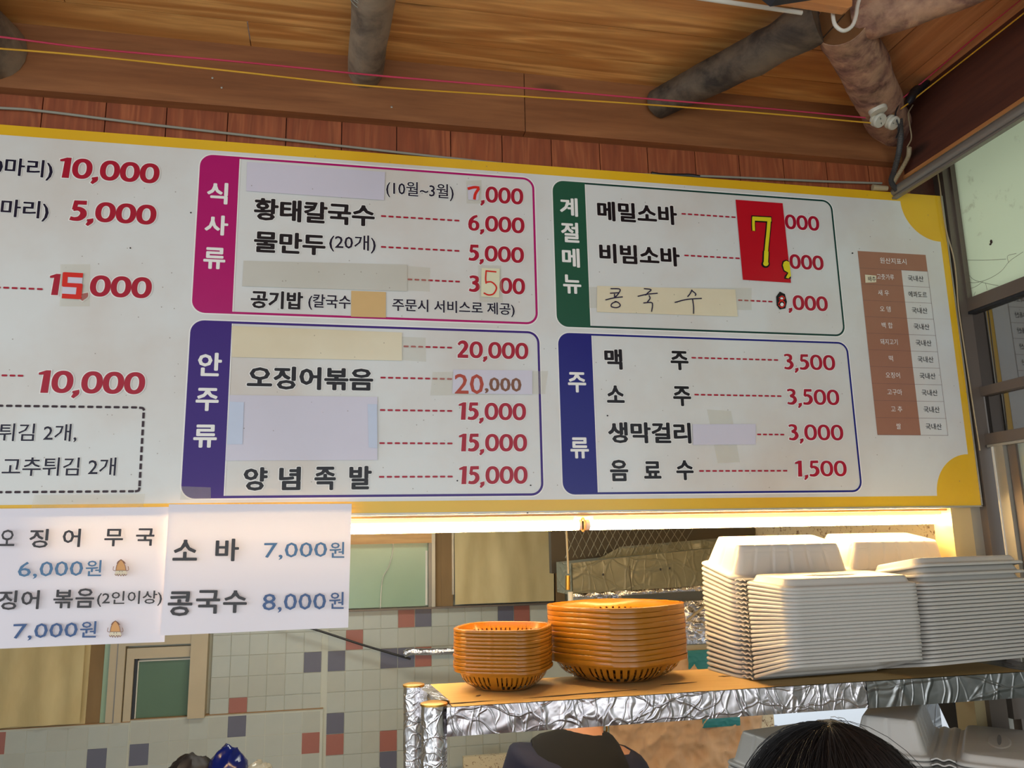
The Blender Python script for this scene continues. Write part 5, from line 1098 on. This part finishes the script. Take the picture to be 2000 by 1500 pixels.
for wpt, dr in ((8, 1), (11, -1)):
    w0 = J[wpt][0]; el_ = J[wpt-1][0]; dd = (w0-el_).normalized(); sdv = dd.cross(Vector((0, 0, 1))).normalized(); pm = w0+dd*0.05; J.append((pm, (0.034, 0.018))); E_.append((wpt, len(J)-1)); pi_ = len(J)-1
    for k, (off, ln) in enumerate(((-0.028, 0.062), (-0.010, 0.074), (0.009, 0.068), (0.027, 0.052))):
        a1 = pm+sdv*off+dd*0.045; a2 = a1+dd*ln*0.55+Vector((0, 0, -0.012)); a3 = a2+dd*ln*0.3+Vector((0, 0, -0.022)); s_ = len(J); J += [(a1, 0.0095), (a2, 0.009), (a3, 0.008)]; E_ += [(pi_, s_), (s_, s_+1), (s_+1, s_+2)]
    t1 = w0+dd*0.03+sdv*(-dr*0.040); t2 = t1+dd*0.035-sdv*dr*0.018; s_ = len(J); J += [(t1, 0.012), (t2, 0.010)]; E_ += [(wpt, s_), (s_, s_+1)]
skinned('body', J, E_, M['skin'], wk)
def cl(name, idx, edges, grow, mat, extra=None):
    jj = [(J[i][0], tuple(x+grow+(0.03 if i in (0, 1, 2) else 0.012 if i in (6, 9) else 0) for x in (J[i][1] if isinstance(J[i][1], tuple) else (J[i][1],)*2))) for i in idx]
    if extra: 
        for k, v in extra.items(): jj[k] = v
    mp = {i: k for k, i in enumerate(idx)}; return skinned(name, jj, [(mp[a], mp[b]) for a, b in edges], mat, wk)
cl('navy_shirt', [0, 1, 2, 6, 7, 8, 9, 10, 11], [(0, 1), (1, 2), (2, 6), (6, 7), (7, 8), (2, 9), (9, 10), (10, 11)], 0.014, M['navy'])
v0 = [(hipc+Vector((0, 0, -0.02)), (0.155, 0.118)), (mid, (0.160, 0.125)), (ch+Vector((-0.01, 0, 0.0)), (0.160, 0.118)), (nk+Vector((-0.050, -0.02, -0.028)), (0.062, 0.055)), (sl+Vector((0.030, 0.0, 0.008)), 0.078), (sr+Vector((-0.030, 0.0, 0.012)), 0.078)]
skinned('black_vest', v0, [(0, 1), (1, 2), (2, 3), (2, 4), (2, 5)], M['vest'], wk)
cl('trousers', [0, 12, 13, 14, 16, 17, 18], [(0, 12), (12, 13), (13, 14), (0, 16), (16, 17), (17, 18)], 0.014, M['trousers'])
for sx in (-1.10, -0.89): MB().sphere((sx, 0.58, 0.035), (0.045, 0.11, 0.036), 16, 10).build('shoe', M['shoe'], wk, 60)
Rh = (Quaternion((0, 0, 1), radians(-28)) @ Quaternion((1, 0, 0), radians(-38))).to_matrix()
hc = hdp+Vector((0.008, 0.02, 0.045)); head_mesh('head', hc, Rh, M['skin'], wk)
def cap(name, c, R, mat, parent, s=1.06, zc=-0.15, yc=0.35, fuzz=0.0):
    m = MB().sphere((0, 0, 0), (0.078*s, 0.099*s, 0.118*s), 40, 28, lambda d: 1+fuzz*noise.noise(d*9) if not (d.y > yc and d.z < 0.55) and d.z > zc-0.35*(d.y < 0) else 0.86)
    m.v = [tuple(Vector(c)+R @ Vector(v)) for v in m.v]; return m.build(name, mat, parent, 70)
cap('hair', hc, Rh, M['hair'], wk, fuzz=0.03)
mk = MB().sphere((0, 0, 0), (0.066, 0.05, 0.062), 24, 14); mk.v = [tuple(hc+Rh @ (Vector(v)+Vector((0, 0.062, -0.045)))) for v in mk.v]; mk.build('mask', M['mask'], wk, 70)
ml = MB()
for s_ in (-1, 1): ml.tube([hc+Rh @ Vector((s_*0.060, 0.05, -0.03)), hc+Rh @ Vector((s_*0.081, 0.01, 0.0)), hc+Rh @ Vector((s_*0.085, -0.012, -0.02)), hc+Rh @ Vector((s_*0.06, 0.05, -0.065))], 0.0018, 6)
ml.build('mask_loop', M['mask'], wk, 60)
nc = MB(); cN = nk+Vector((0.012, 0.018, 0.022)); ax = (nk2-nk).normalized(); s1_ = ax.cross(Vector((0, 1, 0))).normalized(); s2_ = ax.cross(s1_)
ring_ = [cN+s1_*0.062*cos(2*pi*k/48)+s2_*0.060*sin(2*pi*k/48) for k in range(48)]
for q in ring_: nc.sphere(q, 0.0035, 6, 4)
nc.build('gold_necklace', M['gold'], wk, 60)

# customer in front, only the top of the head shows
cu = empty('person', (0, 0, 0), 'customer close to the camera, only the dark hair of the head in view', 'person')
cx_, cy_ = -1.165, -1.05; zt2 = 1.472
def LV(x, y, z): return Vector((cx_+x, cy_+y, z))
CJ = [(LV(0, 0, 0.80), (0.11, 0.075)), (LV(0, 0, 0.98), (0.10, 0.07)), (LV(0, 0, 1.12), (0.105, 0.062)), (LV(0, 0.005, 1.195), 0.05), (LV(0, 0.015, 1.27), 0.05), (LV(-0.17, 0, 1.11), 0.052), (LV(-0.21, 0.02, 0.87), 0.04), (LV(-0.18, 0.12, 0.68), 0.028),
      (LV(0.17, 0, 1.11), 0.052), (LV(0.21, 0.02, 0.87), 0.04), (LV(0.18, 0.12, 0.68), 0.028), (LV(-0.085, 0, 0.72), 0.085), (LV(-0.09, 0.02, 0.40), 0.058), (LV(-0.09, 0, 0.09), 0.04), (LV(-0.09, 0.12, 0.035), 0.032), (LV(0.085, 0, 0.72), 0.085), (LV(0.09, 0.02, 0.40), 0.058), (LV(0.09, 0, 0.09), 0.04), (LV(0.09, 0.12, 0.035), 0.032)]
CE = [(0, 1), (1, 2), (2, 3), (3, 4), (2, 5), (5, 6), (6, 7), (2, 8), (8, 9), (9, 10), (0, 11), (11, 12), (12, 13), (13, 14), (0, 15), (15, 16), (16, 17), (17, 18)]
for wpt, dr in ((7, 1), (10, -1)):
    w0 = CJ[wpt][0]; dd = (w0-CJ[wpt-1][0]).normalized(); sdv = dd.cross(Vector((0, 0, 1))).normalized(); pm = w0+dd*0.05; CJ.append((pm, (0.034, 0.018))); CE.append((wpt, len(CJ)-1)); pi_ = len(CJ)-1
    for k, (off, ln) in enumerate(((-0.028, 0.062), (-0.010, 0.074), (0.009, 0.068), (0.027, 0.052))):
        a1 = pm+sdv*off+dd*0.045; a2 = a1+dd*ln*0.55; a3 = a2+dd*ln*0.3; s_ = len(CJ); CJ += [(a1, 0.0095), (a2, 0.009), (a3, 0.008)]; CE += [(pi_, s_), (s_, s_+1), (s_+1, s_+2)]
    t1 = w0+dd*0.03+sdv*(-dr*0.040); t2 = t1+dd*0.035-sdv*dr*0.018; s_ = len(CJ); CJ += [(t1, 0.012), (t2, 0.010)]; CE += [(wpt, s_), (s_, s_+1)]
skinned('body', CJ, CE, M['skin'], cu)
def grow(js, idx, g): return [(js[i][0], tuple(x+g+(0.03 if i < 3 else 0) for x in (js[i][1] if isinstance(js[i][1], tuple) else (js[i][1],)*2))) for i in idx]
skinned('shirt', grow(CJ, [0, 1, 2, 5, 6, 8, 9], 0.016), [(0, 1), (1, 2), (2, 3), (3, 4), (2, 5), (5, 6)], M['shirt'], cu)
skinned('trousers', grow(CJ, [0, 11, 12, 13, 15, 16, 17], 0.014), [(0, 1), (1, 2), (2, 3), (0, 4), (4, 5), (5, 6)], M['trousers'], cu)
for sx in (-0.09, 0.09): MB().sphere(LV(sx, 0.06, 0.035), (0.045, 0.12, 0.036), 16, 10).build('shoe', M['shoe'], cu, 60)
I3 = Matrix.Identity(3); hc2 = LV(0, 0.0, zt2-0.128); head_mesh('head', hc2, I3, M['skin'], cu)
def hcap(d):
    if d.y > 0.45 and d.z < 0.35: return 0.84
    return 1+0.03*noise.noise(d*6)+0.05*max(0, d.x)*max(0, 0.6-d.z)
m = MB().sphere(hc2, (0.100, 0.110, 0.122), 44, 32, hcap); m.build('hair', M['hairbrown'], cu, 70)
m = MB(); random.seed(3)
for i in range(1500):
    th = random.uniform(0, 2*pi); ph0 = random.uniform(0.01, 1.0); tw_ = random.uniform(-0.5, 0.5); lift = random.uniform(1.0, 1.035) if random.random() < 0.94 else random.uniform(1.035, 1.08); L = []
    for k in range(7):
        ph = ph0+k*0.17; t2_ = th+tw_*k*0.12; dd = Vector((sin(ph)*cos(t2_), sin(ph)*sin(t2_), cos(ph))); L.append(hc2+Vector((dd.x*0.100, dd.y*0.112, dd.z*0.122))*lift*(1+0.010*k*(lift-1)*20)); 
    if L[-1].y > cy_+0.05 and L[-1].z < hc2.z+0.03: continue
    m.tube(L, 0.00035, 3, False)
hs = m.build('hair_strands', M['hair'], cu, 80); hs['kind'] = 'stuff'

# bags at the lower left, on a steel counter
ct = empty('steel_counter', (-2.0, 0.95, 0), 'steel counter in the kitchen under the dark bag', 'counter')
for (x0, y0, x1, y1, z0, z1, nm) in ((-2.55, 0.65, -1.55, 1.25, 0.86, 0.89, 'counter_top'), (-2.53, 0.67, -2.49, 0.71, 0, 0.86, 'leg'), (-1.61, 0.67, -1.57, 0.71, 0, 0.86, 'leg'), (-2.53, 1.19, -2.49, 1.23, 0, 0.86, 'leg'), (-1.61, 1.19, -1.57, 1.23, 0, 0.86, 'leg')):
    boxo(nm, (x0+2.0, y0-0.95, z0), (x1+2.0, y1-0.95, z1), M['stainless'], ct)
def bag(name, c, r, mat, label, seed, amp=0.35, par=None, cat='bag'):
    fn = lambda d: 1+amp*(0.5-abs(noise.noise(d*1.7+Vector((seed, 0, 0)))*1.6))+0.04*noise.noise(d*6+Vector((0, seed, 0)))
    m = MB().sphere(c, r, 36, 26, fn); zmin = 0.8905; m.v = [(x, y, max(z, zmin)) for x, y, z in m.v]; o = m.build(name, mat, par, 40)
    if not par: tag(o, label, cat)
    return o
b1 = onY(443, 1510, 0.95); bag('blue_bag', (b1.x, 0.95, b1.z-0.020), (0.064, 0.07, 0.100), M['bluebag'], 'shiny crumpled dark blue plastic bag at the bottom left', 3, 0.16)
b2 = onY(372, 1520, 0.98); bag('brown_bag', (b2.x, 0.98, b2.z-0.03), (0.085, 0.08, 0.095), M['brownbag'], 'dark brown peaked bag beside the blue plastic bag', 8, 0.22)
b3 = onY(398, 1498, 1.0); bag('lime_bag', (b3.x, 1.00, b3.z-0.05), (0.032, 0.03, 0.07), M['lime'], 'lime green bag peeping out between the brown and blue bags', 5, 0.3)
b4 = onY(505, 1515, 0.97); bag('clear_bag', (b4.x, 0.97, b4.z-0.01), (0.045, 0.05, 0.05), M['clear'], 'clear plastic bag beside the blue bag', 9, 0.4)
